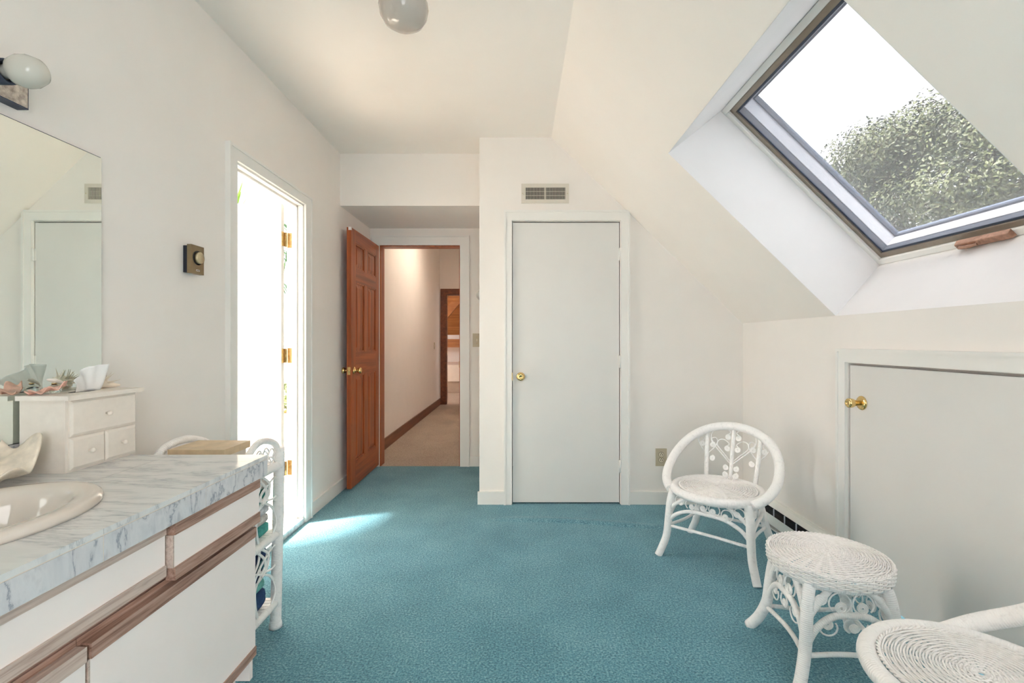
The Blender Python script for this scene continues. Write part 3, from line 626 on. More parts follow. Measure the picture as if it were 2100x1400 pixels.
# ------------------------------------------------------------------ fittings on walls and ceiling
v = thing('air_vent', 'beige metal air vent grille above the closet door', 'vent', (0.19, YF, 2.178))
vx0, vx1, vz0, vz1 = 0.022, 0.366, 2.176, 2.316
MB().box(vx0, vx1, YF - 0.007, YF, vz0, vz0 + .027).box(vx0, vx1, YF - 0.007, YF, vz1 - .027, vz1).box(vx0, vx0 + .030, YF - 0.007, YF, vz0 + .027, vz1 - .027).box(vx1 - .027, vx1, YF - 0.007, YF, vz0 + .027, vz1 - .027).build('frame', M['vent'], v, bevel=0.002)
MB().box(vx0 + .03, vx1 - .027, YF - 0.0012, YF - .0004, vz0 + .027, vz1 - .027).build('duct', M['dark'], v)
o = MB()
for i in range(33):
    x = vx0 + .034 + i * (vx1 - vx0 - .066) / 32
    if i != 16: o.box(x - .0012, x + .0012, YF - 0.0068, YF - 0.002, vz0 + .027, vz1 - .027)
for z in (vz0 + .055, vz0 + .085): o.box(vx0 + .03, vx1 - .027, YF - 0.003, YF - 0.0015, z - .001, z + .001)
o = o.build('slats', M['vent'], v); o['kind'] = 'stuff'
xm = (vx0 + vx1) / 2
MB().box(xm - .004, xm + .004, YF - 0.0075, YF - 0.001, vz0 + .027, vz1 - .027).build('centre_bar', M['vent'], v)
MB().box(vx0 + .012, vx0 + .022, YF - 0.012, YF - .007, vz0 + .06, vz0 + .085).build('damper_lever', M['vent'], v)
for x in (vx0 + .01, vx1 - .011): MB().lathe([(0, 0), (.0028, 0), (.002, .002), (0, .002)], (x, YF - .007, (vz0 + vz1) / 2), (0, -1, 0), 10).build('screw', M['brassdull'], v)

ot = thing('wall_outlet', 'almond duplex wall outlet low on the closet wall', 'outlet', (1.03, YF, 0.275))
ox, oz = 1.033, 0.339
MB().box(ox - .040, ox + .040, YF - 0.007, YF, oz - .063, oz + .063).build('plate', M['almond'], ot, bevel=0.004)
for dz in (0.0205, -0.0185):
    r = MB().lathe([(0, 0), (.0185, 0), (.0185, .0025), (.0178, .003), (0, .003)], (ox, YF - .0065, oz + dz), (0, -1, 0), 20, 1, .92).build('receptacle', M['almondlt'], ot)
    MB().box(ox - .0085, ox - .0055, YF - .0102, YF - .0094, oz + dz - .006, oz + dz + .004).box(ox + .0045, ox + .0085, YF - .0102, YF - .0094, oz + dz - .006, oz + dz + .004).box(ox - .003, ox + .003, YF - .0102, YF - .0094, oz + dz + .007, oz + dz + .013).build('slots', M['dark'], r)
    MB().lathe([(.0185, 0), (.0205, 0), (.0205, .0006), (.0185, .0006)], (ox, YF - .0068, oz + dz), (0, -1, 0), 20, 1, .92).build('rim', M['dark'], r)
MB().lathe([(0, 0), (.003, 0), (.002, .0015), (0, .0015)], (ox, YF - .007, oz + .001), (0, -1, 0), 10).build('screw', M['brassdull'], ot)

# pieces on the end wall, half hidden by the closet corner
ls = thing('wall_switch', 'almond light switch on the end wall beside the hall door', 'light switch', (-0.385, YD, 1.12))
MB().box(-.430, -.350, YD - .007, YD, 1.125, 1.252).build('plate', M['almond'], ls, bevel=0.003)
MB().box(-.395, -.385, YD - .018, YD - .007, 1.178, 1.200).build('toggle', M['almondlt'], ls, bevel=0.002)
for z in (1.158, 1.220): MB().lathe([(0, 0), (.0035, 0), (.0025, .002), (0, .002)], (-.390, YD - .007, z), (0, -1, 0), 10).build('screw', M['brassdull'], ls)
sd = thing('smoke_alarm', 'small round white detector on the end wall beside the closet corner', 'detector', (-.33, YD, 1.6))
MB().lathe([(0, 0), (.052, 0), (.052, .008), (.04, .012), (.038, .034), (.030, .038), (0, .038)], (-.345, YD, 1.612), (0, -1, 0), 24).build('cover', M['trim'], sd)
MB().lathe([(.0385, .016), (.0405, .018), (.0405, .024), (.0385, .026)], (-.345, YD, 1.612), (0, -1, 0), 24).build('vent_ring', M['vent'], sd)

th = thing('thermostat', 'bronze wall thermostat with round gold dial and dark base', 'thermostat', (XL, 2.02, 1.46))
ty, tz = 2.030, 1.522
MB().box(XL, XL + 0.020, ty - .034, ty + .034, tz - .056, tz + .056).build('base', M['navyplastic'], th, bevel=0.002)
MB().box(XL + 0.020, XL + 0.038, ty - .040, ty + .040, tz - .060, tz + .060).build('cover', M['bronze'], th, bevel=0.003)
MB().lathe([(0, .0), (.030, 0), (.030, .001), (0, .001)], (XL + 0.038, ty, tz + .008), (1, 0, 0), 28).build('dial_well', M['dark'], th)
MB().lathe([(0, 0), (.025, 0), (.0245, .012), (.023, .013), (0, .013)], (XL + 0.039, ty, tz + .008), (1, 0, 0), 28).build('dial', M['gold'], th)
b = MB().box(XL + .038, XL + .0392, ty - .012, ty + .012, tz - .049, tz - .041).build('badge', M['chrome'], th)
MB().box(XL + .0392, XL + .0396, ty - .009, ty + .009, tz - .0465, tz - .0440).build('lettering', M['dark'], b)

gl = thing('globe_ceiling_lamp', 'opal glass globe lamp hanging from the flat ceiling', 'ceiling lamp', (-.467, 1.945, ZC))
MB().lathe([(0, 0), (.075, 0), (.075, .02), (.062, .034), (0, .034)], (-.467, 1.945, ZC), (0, 0, -1), 28).build('canopy', M['trim'], gl)
prof = [(.05, .028), (.055, .04), (.085, .07), (.098, .10), (.100, .12), (.094, .150), (.078, .176), (.052, .193), (.025, .201), (0, .203)]
MB().lathe(prof, (-.467, 1.945, ZC), (0, 0, -1), 40).build('globe', M['globeglass'], gl)

mi = thing('wall_mirror', 'large frameless wall mirror above the vanity', 'mirror', (XL, 0.7, 0.895))
mm, nt, ln, bb = new_mat('mirror_silver'); bb.inputs['Base Color'].default_value = (0.84, 0.90, 0.865, 1); bb.inputs['Metallic'].default_value = 1; bb.inputs['Roughness'].default_value = 0.0
MB().box(XL + .009, XL + .0150, -0.35, 1.588, 0.895, 1.784).build('mirror_glass', mm, mi)
MB().box(XL + .002, XL + .009, -0.35, 1.5915, 0.891, 1.7885).build('backing', M['slate'], mi)

vf = thing('vanity_light_bar', 'chrome vanity light bar with opal bulbs above the mirror', 'wall lamp', (XL, 0.95, 1.82))
MB().box(XL, XL + 0.032, 0.50, 1.335, 1.822, 1.925).build('bar', M['slate'], vf, bevel=0.002)
MB().box(XL + .032, XL + .0328, 0.503, 1.332, 1.825, 1.922).build('face_plate', M['hammered'], vf)
for yy in (1.235, 0.92, 0.60):
    MB().lathe([(0, 0), (.031, 0), (.031, .050), (.026, .052), (.026, .02), (0, .02)], (XL + .032, yy, 1.873), (1, 0, 0), 28).build('socket_cup', M['slate'], vf)
    bu = MB().lathe([(0, 0), (.017, 0), (.017, .02), (.020, .03), (.034, .044), (.0405, .064), (.0395, .082), (.031, .103), (.017, .114), (0, .117)], (XL + .060, yy, 1.873), (1, 0, 0), 28).build('bulb', M['bulbglass'], vf)
    MB().lathe([(0, 0), (.0185, 0), (.0185, .018), (0, .018)], (XL + .052, yy, 1.873), (1, 0, 0), 20).build('bulb_base', M['gold'], bu)

# baseboard heater along the knee wall
hy0, hy1 = AY1 + .066, YF - .016
he = thing('baseboard_heater', 'white enamel baseboard heater with dark slot along the knee wall', 'heater', (XR, 2.9, 0))
MB().box(XR - .012, XR, hy0, hy1, .02, .178).build('back_plate', M['heater'], he, bevel=0.002)
MB().prism([(XR, .178), (XR - .030, .172), (XR - .052, .150), (XR - .050, .147), (XR - .030, .165), (XR, .168)], 'y', hy0, hy1).build('top_hood', M['heater'], he)
MB().prism([(XR - .062, .105), (XR - .066, .108), (XR - .066, .048), (XR - .058, .040), (XR - .055, .043), (XR - .061, .050)], 'y', hy0, hy1).build('front_panel', M['heater'], he)
MB().prism([(XR - .012, .020), (XR - .06, .026), (XR - .06, .016), (XR - .012, .012)], 'y', hy0, hy1).build('bottom_rail', M['heater'], he)
MB().box(XR - .048, XR - .014, hy0 + .03, hy1 - .03, .05, .125).build('fins', M['dark'], he)
n = 9
for i in range(n):
    yy = lerp(hy0 + .04, hy1 - .04, i / (n - 1)); MB().box(XR - .061, XR - .054, yy - .0015, yy + .0015, .10, .150).build('bracket', M['greyframe'], he)
for a, b in ((hy0, hy0 + .03), (hy1 - .03, hy1)): MB().box(XR - .067, XR - .0, a, b, .012, .174).build('end_cap', M['heater'], he, bevel=0.003)

# ------------------------------------------------------------------ vanity
VX, VY0, VY1 = -0.832, -0.25, 1.512
va = thing('vanity_cabinet', 'white vanity cabinet with pinkish oak edge strips', 'cabinet', (-1.1, 0.6, 0))
MB().box(XL + .001, VX - .02, 1.515, 1.532, .10, .744).box(XL + .001, VX - .075, 1.515, 1.532, 0, .10).build('side_panel', M['lam'], va, bevel=0.001)
MB().box(XL + .001, VX - .022, VY0, 1.515, .19, .205).box(XL + .001, XL + .012, VY0, 1.515, .205, .74).box(VX - .045, VX - .022, VY0, 1.515, .60, .745).box(VX - .045, VX - .022, VY0, 1.515, .19, .225).box(VX - .045, VX - .022, 1.485, 1.515, .225, .60).box(VX - .045, VX - .022, .895, .945, .225, .60).build('carcass', M['oak'], va)
MB().box(VX - .085, VX - .075, VY0, 1.515, 0, .19).build('toe_kick', M['lam'], va)
def front(kind, y0, y1, z0, z1, dx, tops, bots, m1, m2, lip=False):
    """a front: white panel with an oak strip along its top and bottom edge"""
    x1 = VX + dx; x0 = x1 - .019
    p = MB().box(x0, x1, y0, y1, z0 + bots, z1 - tops).build(kind, M['lam'], va, bevel=0.001)
    MB().box(x0 - .001, x1 + .0035, y0, y1, z1 - tops, z1).build('top_strip', M[m1], p, bevel=0.0015)
    MB().box(x0 - .001, x1 + .0035, y0, y1, z0, z0 + bots).build('bottom_strip', M[m2], p, bevel=0.0015)
    MB().box(x0, x1 + .0005, y0 - .004, y0, z0 + bots, z1 - tops).build('edge_band', M['oakpale'], p)
    if lip: MB().box(x0 - .014, x0 + .001, y0 - .008, y1, z1 - .012, z1 + .013).build('finger_lip', M['oak'], p, bevel=0.003)
    return p
front('drawer_front', 1.138, VY1, .607, .744, .012, .029, .031, 'oak', 'oak')
front('sink_front', -.25, 1.128, .622, .744, -.002, .024, .026, 'oakpale', 'oakpale')
front('door', .928, VY1, .186, .590, 0.0, .030, .028, 'oak', 'oak', True)
front('door', .330, .918, .186, .590, 0.0, .030, .028, 'oakpale', 'oak', True)
front('door', -.25, .320, .186, .590, 0.0, .030, .028, 'oakpale', 'oak', True)

ct = thing('countertop', 'grey veined marble tile countertop on the vanity', 'countertop', (-1.1, 0.65, .745))
SC = (-1.105, .945); sa, sbx = .245, .190
cut = MB().lathe([(0, -.2), (1, -.2), (1, .2), (0, .2)], (SC[0], SC[1], .8), (0, 0, 1), 48, sbx * .86, sa * .86).build('sink_cutter', M['grout'])
def cut_hole(o):
    md = o.modifiers.new('b', 'BOOLEAN'); md.operation = 'DIFFERENCE'; md.object = cut; md.solver = 'EXACT'
    c2 = cut.matrix_world
    dg = bpy.context.evaluated_depsgraph_get(); me = bpy.data.meshes.new_from_object(o.evaluated_get(dg))
    o.modifiers.clear(); o.data = me
sub = MB().box(XL + .001, -.818, VY0, 1.536, .745, .7995).build('substrate', M['grout'], ct)
jy = [VY0, .015, .321, .627, .933, 1.239, 1.543]; jx = [XL + .001, -1.113, -.8085]
cutlist = [sub]
for a, b in zip(jy, jy[1:]):
    for k in (0, 1):
        t = MB().box(jx[k] + .0008, jx[k + 1] - .0008, a + .0008, b - .0008, .7995, .811)
        t = t.build('tile', M['marble'], ct, bevel=0.0035 if k else 0.0006, seg=3 if k else 1)
        if a < SC[1] + sa and b > SC[1] - sa: cutlist.append(t)
    MB().box(-.818, -.8095, a + .0012, b - .0012, .747, .7972).build('edge_tile', M['marbleedge'], ct, bevel=0.0006, seg=1)
MB().box(-.818, -.8105, VY0, 1.54, .746, .7995).build('grout_line', M['grout'], ct)
for a, b in ((XL + .002, -1.113), (-1.111, -.812)): MB().box(a, b, 1.536, 1.5425, .747, .798).build('edge_tile', M['marbleedge'], ct)
yy = 1.545
while yy > 0.2:
    MB().box(XL + .001, XL + .0135, yy - .1005, yy - .0005, .8115, .893).build('backsplash_tile', M['marbleedge'], ct, bevel=0.0015, seg=1); yy -= .1015
bpy.context.view_layer.update()
for o in cutlist: cut_hole(o)
bpy.data.objects.remove(cut)
si = thing('drop_in_sink', 'oval bisque porcelain sink set into the marble countertop', 'sink', (SC[0], SC[1], .811))
pr = [(0, -.150), (.28, -.148), (.55, -.130), (.70, -.085), (.765, -.03), (.78, .0005), (1.0, .0005), (1.005, .006), (.99, .015), (.955, .0205), (.90, .021), (.80, .0185), (.755, .012), (.725, .0), (.695, -.025), (.64, -.075), (.48, -.120), (.25, -.136), (.09, -.139), (0, -.140)]
MB().lathe(pr, (SC[0], SC[1], .811), (0, 0, 1), 72, sbx, sa).build('basin', M['bisque'], si)
MB().lathe([(0, 0), (.021, 0), (.022, .002), (.016, .003), (.014, .001), (0, .001)], (SC[0], SC[1], .6722), (0, 0, 1), 20).build('drain', M['chrome'], si)
MB().lathe([(0, 0), (.008, 0), (.008, .001), (0, .001)], (SC[0] - .172, SC[1] + .05, .8303), (0.05, 0, 1), 14, 1, 1.6).build('overflow_cap', M['vent'], si)

# little drawer chest with tissues
BXX0, BXX1, BYY0, BYY1, BZ0 = XL + .024, -1.242, 1.318, 1.556, .8112
bx = thing('tissue_chest', 'small cream wooden drawer chest on the countertop', 'chest', ((BXX0 + BXX1) / 2, (BYY0 + BYY1) / 2, BZ0))
ZT = BZ0 + .202
MB().box(BXX0, BXX1 - .0131, BYY0, BYY0 + .010, BZ0, ZT).box(BXX0, BXX1 - .0131, BYY1 - .010, BYY1, BZ0, ZT).box(BXX0, BXX0 + .008, BYY0 + .01, BYY1 - .01, BZ0, ZT).box(BXX0 + .008, BXX1 - .0131, BYY0 + .01, BYY1 - .01, BZ0, BZ0 + .008).box(BXX0 + .008, BXX1 - .0131, BYY0 + .01, BYY1 - .01, BZ0 + .092, BZ0 + .1).build('body', M['cream'], bx, bevel=0.001)
MB().box(BXX1 - .013, BXX1 - .008, BYY0, BYY1, BZ0, ZT).build('face_frame', M['cream'], bx)
tp = MB().box(BXX0 + .001, BXX1 + .013, BYY0 - .013, BYY1 + .013, ZT, ZT + .013).build('top', M['cream'], bx, bevel=0.005, seg=3)
MB().lathe([(0, 0), (.030, 0), (.030, .0006), (0, .0006)], ((BXX0 + BXX1) / 2, (BYY0 + BYY1) / 2, ZT + .0128), (0, 0, 1), 24, .5, 1.5).build('tissue_slot', M['dark'], tp)
def cdrawer(y0, y1, z0, z1):
    o = MB(); e = .007; x0, x1 = BXX1 - .009, BXX1
    a = [o.bm.verts.new(p) for p in ((x0, y0, z0), (x0, y1, z0), (x0, y1, z1), (x0, y0, z1))]
    a2 = [o.bm.verts.new(p) for p in ((x1 - .004, y0, z0), (x1 - .004, y1, z0), (x1 - .004, y1, z1), (x1 - .004, y0, z1))]
    b = [o.bm.verts.new(p) for p in ((x1, y0 + e, z0 + e), (x1, y1 - e, z0 + e), (x1, y1 - e, z1 - e), (x1, y0 + e, z1 - e))]
    fs = [o.bm.faces.new(a), o.bm.faces.new(b)]
    for k in range(4):
        k2 = (k + 1) % 4; fs.append(o.bm.faces.new([a[k], a[k2], a2[k2], a2[k]])); fs.append(o.bm.faces.new([a2[k], a2[k2], b[k2], b[k]]))
    bmesh.ops.recalc_face_normals(o.bm, faces=fs)
    dr = o.build('drawer', M['cream'], bx)
    MB().lathe([(0, 0), (.0035, 0), (.0035, .005), (.006, .008), (.0068, .012), (.005, .016), (0, .017)], (x1, (y0 + y1) / 2, (z0 + z1) / 2), (1, 0, 0), 16).build('knob', M['cream'], dr)
cdrawer(BYY0 + .009, BYY1 - .001, BZ0 + .099, BZ0 + .200)
cdrawer(BYY0 + .009, (BYY0 + BYY1) / 2 + .002, BZ0 + .006, BZ0 + .095); cdrawer((BYY0 + BYY1) / 2 + .004, BYY1 - .001, BZ0 + .006, BZ0 + .095)
TZ = ZT + .0135
def tis(u, v):
    a = (u - .5) * .092 * (.85 + .40 * v); wv = .009 * math.sin(8 * u + 2 * v) * (.5 + v) + .006 * math.sin(21 * u + 4 * v) * v
    lean = max(0, .42 - u) / .42
    return Vector((-1.300 + wv + .020 * v, 1.442 + a - .016 * v * lean, TZ + .076 * v * (1 - .52 * lean) * (1 - .05 * math.sin(6 * u))))
ti = MB().grid(tis, 26, 12).build('tissue', M['tissue']); tag(ti, 'crumpled white tissue sticking out of the cream chest', 'tissue')
md = ti.modifiers.new('s', 'SOLIDIFY'); md.thickness = 0.0015

def shell(name, label, mat, rest, hinge, a, c, L, D, ruf, nr, half=75, th=.004, nu=60, nv=16):
    a = Vector(a).normalized(); c = Vector(c); c = (c - a * c.dot(a)).normalized(); b = c.cross(a); h = Vector(hinge)
    def fn(u, v):
        ph = R(lerp(-half, half, u)); Lr = L * (1 + .10 * math.cos(nr * ph)) * (1 - .12 * abs(2 * u - 1))
        rho = Lr * (.06 + .94 * v); cup = -D * math.sin(math.pi * min(1, v * .78 + .05)) * (1 - .2 * abs(2 * u - 1))
        r_ = ruf * v ** 2.5 * math.cos(nr * ph)
        fl = .12 * L * v * v * abs(2 * u - 1) ** 2
        return h + a * rho * math.cos(ph) + b * rho * math.sin(ph) * 1.0 + c * (cup + r_ + fl)
    o = MB().grid(fn, nu, nv).build(name, mat); tag(o, label, 'seashell')
    m_ = o.modifiers.new('s', 'SOLIDIFY'); m_.thickness = th; m_.offset = 0
    lo = min(v.co.z for v in o.data.vertices) - th * .6
    for v in o.data.vertices: v.co.z += rest - lo
    return o
shell('clam_shell', 'large cream clam shell with wavy lip on the countertop', M['shell'], .8115, (-1.366, 1.152, .850), (.56, .76, .34), (.10, -.48, .86), .150, .050, .030, 6, 80, .005)
shell('pink_shell', 'small pink ruffled shell on top of the cream chest', M['shellpink'], TZ, (-1.352, 1.368, TZ + .014), (.75, -.62, .02), (0, -.35, 1), .052, .010, .008, 8, 80, .003, 80)
pf = thing('perfume_bottle', 'tiny clear glass perfume bottle with bird stopper beside the tissue', 'bottle', (-1.352, 1.392, TZ))
cg, nt, ln, bb = new_mat('clear_glass'); bb.inputs['Transmission Weight'].default_value = 1; bb.inputs['Roughness'].default_value = 0.02; bb.inputs['Base Color'].default_value = (.93, .95, .92, 1)
MB().lathe([(0, 0), (.012, 0), (.017, .006), (.0165, .016), (.009, .022), (.0045, .025), (.0055, .027), (0, .027)], (-1.352, 1.392, TZ), (0, 0, 1), 16).build('flask', cg, pf)
MB().lathe([(0, .0255), (.0062, .0255), (.0062, .028), (0, .028)], (-1.352, 1.392, TZ), (0, 0, 1), 14).build('collar', M['brass'], pf)
st = MB().tube(spline([(-1.358, 1.375, TZ + .040), (-1.354, 1.386, TZ + .037), (-1.351, 1.398, TZ + .034), (-1.347, 1.415, TZ + .026), (-1.344, 1.426, TZ + .016)], 4), [.0015, .003, .004, .0045, .005, .006, .0065, .006, .0055, .005, .005, .0045, .004, .003, .002, .0015, .001], 8)
st.tube([(-1.352, 1.392, TZ + .026), (-1.352, 1.393, TZ + .036)], .003, 8).build('stopper', M['cream'], pf)
# spiny shell behind the tissue
ss = thing('spiny_shell', 'spiny pinkish shell behind the tissue on the chest', 'seashell', (-1.330, 1.515, TZ))
pb = spline([(-1.348, 1.478, TZ + .030), (-1.336, 1.50, TZ + .022), (-1.322, 1.535, TZ + .012), (-1.305, 1.566, TZ + .006)], 5)
MB().tube(pb, [.004, .010, .015, .019, .021, .021, .020, .018, .0165, .014, .012, .010, .008, .006, .0045, .003], 12).build('body', M['shell'], ss)
rnd = random.Random(2); sp = MB()
for i in range(26):
    p = pb[rnd.randrange(1, 11)]; an = rnd.uniform(-.4, 3.5); d_ = Vector((math.cos(an), .3, abs(math.sin(an)))); sp.tube([p, p + d_ * .024, p + d_ * rnd.uniform(.032, .046)], [.0035, .002, .0004], 5)
sp = sp.build('spines', M['shell'], ss); sp['kind'] = 'stuff'

# ------------------------------------------------------------------ wicker shelf with towels
PX0, PX1, PY0, PY1 = -1.245, -1.000, 1.615, 1.968
sh = thing('wicker_shelf', 'white wicker shelf stand between vanity and bathroom door', 'shelf', ((PX0 + PX1) / 2, (PY0 + PY1) / 2, 0))
for x in (PX0, PX1):
    for y in (PY0, PY1):
        lx = .016 if x == PX1 else -.01
        MB().tube(spline([(x, y, 0), (x + lx * .35, y, .25), (x + lx, y, .742)], 10), [.0255] * 2 + [.0215] * 17 + [.0215, .0200], 12).build('post', M['wicker'], sh)
rz = (.105, .388, .668)
for z in rz:
    for x in (PX0, PX1):
        xx = x + (.016 if x == PX1 else -.01) * z / .74
        MB().tube([(xx, lerp(PY0, PY1, t / 10), z) for t in range(11)], .0165, 10).build('side_rail', M['wicker'], sh)
    for y in (PY0, PY1): MB().tube([(lerp(PX0, PX1 + .01, t / 8), y, z) for t in range(9)], .013, 10).build('cross_rail', M['wicker'], sh)
    o = MB()
    for i in range(16): yq = lerp(PY0 + .01, PY1 - .01, i / 15); o.box(PX0, PX1 + .005, yq - .009, yq + .009, z + .010, z + .0165)
    o = o.build('shelf_slats', M['wicker'], sh); o['kind'] = 'stuff'
MB().tube(spline([(PX1 + .016, 1.965, .70), (PX1 + .014, 1.945, .752), (PX1 + .012, 1.895, .780), (PX1 + .010, 1.83, .790), (PX1 + .010, 1.775, .772), (PX1 + .010, 1.735, .735), (PX1 + .010, 1.722, .675)], 7), .0125, 10).build('arch', M['wicker'], sh)
MB().tube(spline([(PX1 + .012, 1.722, .68), (PX1 + .012, 1.70, .745), (PX1 + .012, 1.665, .762), (PX1 + .012, 1.63, .74), (PX1 + .012, 1.618, .69)], 6), .010, 8).build('arch', M['wicker'], sh)
MB().tube(spline([(PX0, 1.615, .70), (PX0, 1.625, .755), (PX0, 1.68, .800), (PX0, 1.755, .812), (PX0, 1.83, .803), (PX0, 1.92, .765), (PX0, 1.968, .70)], 8), .0135, 10).build('arch', M['wicker'], sh)
def knot(x, z0, z1, arch=False):
    def P(u, v, dx=0): return (x + dx, lerp(PY0, PY1, u), lerp(z0, z1, v))
    base_ = [[(.86, 0), (.95, .2), (.90, .42), (.66, .6), (.42, .75), (.34, .9), (.42, 1)], [(.60, 0), (.52, .25), (.58, .45), (.70, .62), (.80, .8), (.62, 1)],
             [(1, .58), (.86, .56), (.70, .60), (.64, .70), (.74, .80), (.84, .74), (.80, .64), (.66, .56)], [(.98, .84), (.88, .86), (.78, .76), (.62, .68), (.50, .58), (.62, .50), (.74, .60), (.70, .80), (.56, .98)]]
    for st_ in base_:
        for mir in (0, 1):
            for k in (-1, 1):
                pts = [P((1 - u if mir else u) + k * .010, v, .006 * math.sin(i * 2.1 + mir) ) for i, (u, v) in enumerate(st_)]
                MB().tube(spline(pts, 6), .0034, 6).build('cane_loop', M['cane'], sh)
knot(PX1 + .008, .392, .664); knot(PX1 + .004, .110, .384)
for x, z0, z1 in ((PX0, .67, .80), (PX1 + .011, .672, .775)):
    for i in range(5):
        yc = lerp(1.66, 1.91, i / 4) if x == PX0 else lerp(1.765, 1.93, i / 4)
        hh = (z1 - z0) * (1 - .5 * ((i - 2) / 2) ** 2) * .82
        for k in (-1, 1): MB().tube(spline([(x, yc + k * .035, z0), (x, yc + k * .012, z0 + hh * .5), (x, yc - k * .02, z0 + hh), (x, yc - k * .045, z0 + hh * .82), (x, yc - k * .03, z0 + hh * .45)], 5), .0032, 6).build('cane_loop', M['cane'], sh)
def towel(x0, x1, y0, y1, z, h, mat, label, seed=0):
    def fn(u, v):
        a = 2 * math.pi * u; n_ = 4.0; c, s_ = math.cos(a), math.sin(a)
        q = (abs(c) ** n_ + abs(s_) ** n_) ** (-1 / n_)
        w_ = 1 - (2 * v - 1) ** 8 * .22
        X = x0 + (x1 - x0) * v
        fold = .10 * math.exp(-((s_ * q) / .12) ** 2) * (1 if c > 0 else .3)
        yy = (y0 + y1) / 2 + (y1 - y0) / 2 * c * q * w_ * (1 - fold) + .004 * math.sin(5 * v + seed)
        zz = z + h / 2 + h / 2 * s_ * q * w_ * (.93 - .06 * math.sin(3.1 * c + seed)) 
        return Vector((X, yy, max(z, zz)))
    o = MB(); o.grid(fn, 28, 14, cu=True)
    bmesh.ops.holes_fill(o.bm, edges=o.bm.edges, sides=0)
    o = o.build('folded_towel', mat); tag(o, label, 'towel', 'towels on the wicker shelf'); return o
zz = rz[1] + .0175
for h, m_, lb in ((.046, 't_teal', 'bottom teal folded towel on the upper wicker shelf'), (.034, 't_cream', 'grey-white folded towel second from bottom on the upper shelf'), (.034, 't_white', 'white folded towel below the two teal ones on the upper shelf'),
                  (.036, 't_aqua', 'aqua folded towel under the dark teal one on the upper shelf'), (.030, 't_teal', 'dark teal folded towel near the top of the upper shelf'), (.040, 't_cream', 'cream folded towel on top of the upper shelf stack')):
    towel(PX0 + .020, PX1 - .006, PY0 + .02, PY1 - .008 - .008 * math.sin(zz * 90), zz, h, M[m_], lb, zz * 30); zz += h + .001
zz = rz[0] + .0175
for h, m_, lb in ((.075, 't_navy', 'thick navy towel at the bottom of the lower wicker shelf'), (.036, 't_aqua', 'aqua folded towel between two navy towels on the lower shelf'), (.040, 't_navy', 'middle navy folded towel on the lower wicker shelf'),
                  (.030, 't_blue', 'dark teal folded towel under the topmost navy towel'), (.055, 't_navy', 'topmost navy towel on the lower wicker shelf')):
    towel(PX0 + .020, PX1 - .010, PY0 + .02, PY1 - .018 - .012 * math.sin(zz * 70), zz, h, M[m_], lb, zz * 30); zz += h + .001
kb = thing('keepsake_box', 'cream box with tan stone-like lid on top of the wicker shelf', 'box', (-1.11, 1.735, rz[2] + .0166))
MB().box(-1.205, -1.028, 1.665, 1.805, rz[2] + .0166, .776).build('box_body', M['cream'], kb, bevel=0.002)
MB().box(-1.215, -1.018, 1.655, 1.815, .776, .801).build('lid', M['tan'], kb, bevel=0.004)

# ------------------------------------------------------------------ wicker seats
def coil2d(c, r, a0, turns=2.6, cw=1, tr=.0017):
    n_ = int(turns * 12); return [(c[0] + (r * (1 - .86 * i / n_)) * math.cos(a0 + cw * 2 * math.pi * turns * i / n_), c[1] + (r * (1 - .86 * i / n_)) * math.sin(a0 + cw * 2 * math.pi * turns * i / n_)) for i in range(n_ + 1)]
def weave_disc(R_, z, dome, parent, name, pitch=.0062, cr=.0027, N=16, amp=.0024, c=(0, 0)):
    o = MB(); k = 0; r = .018
    H = lambda q: z + dome * (1 - (q / R_) ** 2)
    while r < R_:
        n_ = 48 if r < .06 else 96; sg = 1 if k % 2 else -1
        o.tube([(c[0] + r * math.cos(t), c[1] + r * math.sin(t), H(r) + sg * amp * math.cos(N * t / 2)) for t in [2 * math.pi * i / n_ for i in range(n_)]], cr, 5, closed=True); r += pitch; k += 1
    for i in range(N):
        t = 2 * math.pi * i / N
        for d_ in (-.0035, .0035): o.tube([(c[0] + q * math.cos(t) - d_ * math.sin(t), c[1] + q * math.sin(t) + d_ * math.cos(t), H(q) - .0006) for q in (.006, R_ * .35, R_ * .7, R_)], .0024, 5)
    # braided border
    for ph in (0, math.pi):
        o.tube([(c[0] + (R_ + .002 + .003 * math.cos(40 * t + ph)) * math.cos(t), c[1] + (R_ + .002 + .003 * math.cos(40 * t + ph)) * math.sin(t), z + .002 + .003 * math.sin(40 * t + ph)) for t in [2 * math.pi * i / 280 for i in range(280)]], .0032, 5, closed=True)
    o = o.build(name, M['weave'], parent, local=True); o['kind'] = 'stuff'; return o
def leg_at(path):
    def f(z):
        for p, q in zip(path, path[1:]):
            if p.z >= z >= q.z: return p.lerp(q, (p.z - z) / (p.z - q.z + 1e-9))
        return path[-1].copy() if z < path[-1].z else path[0].copy()
    return f
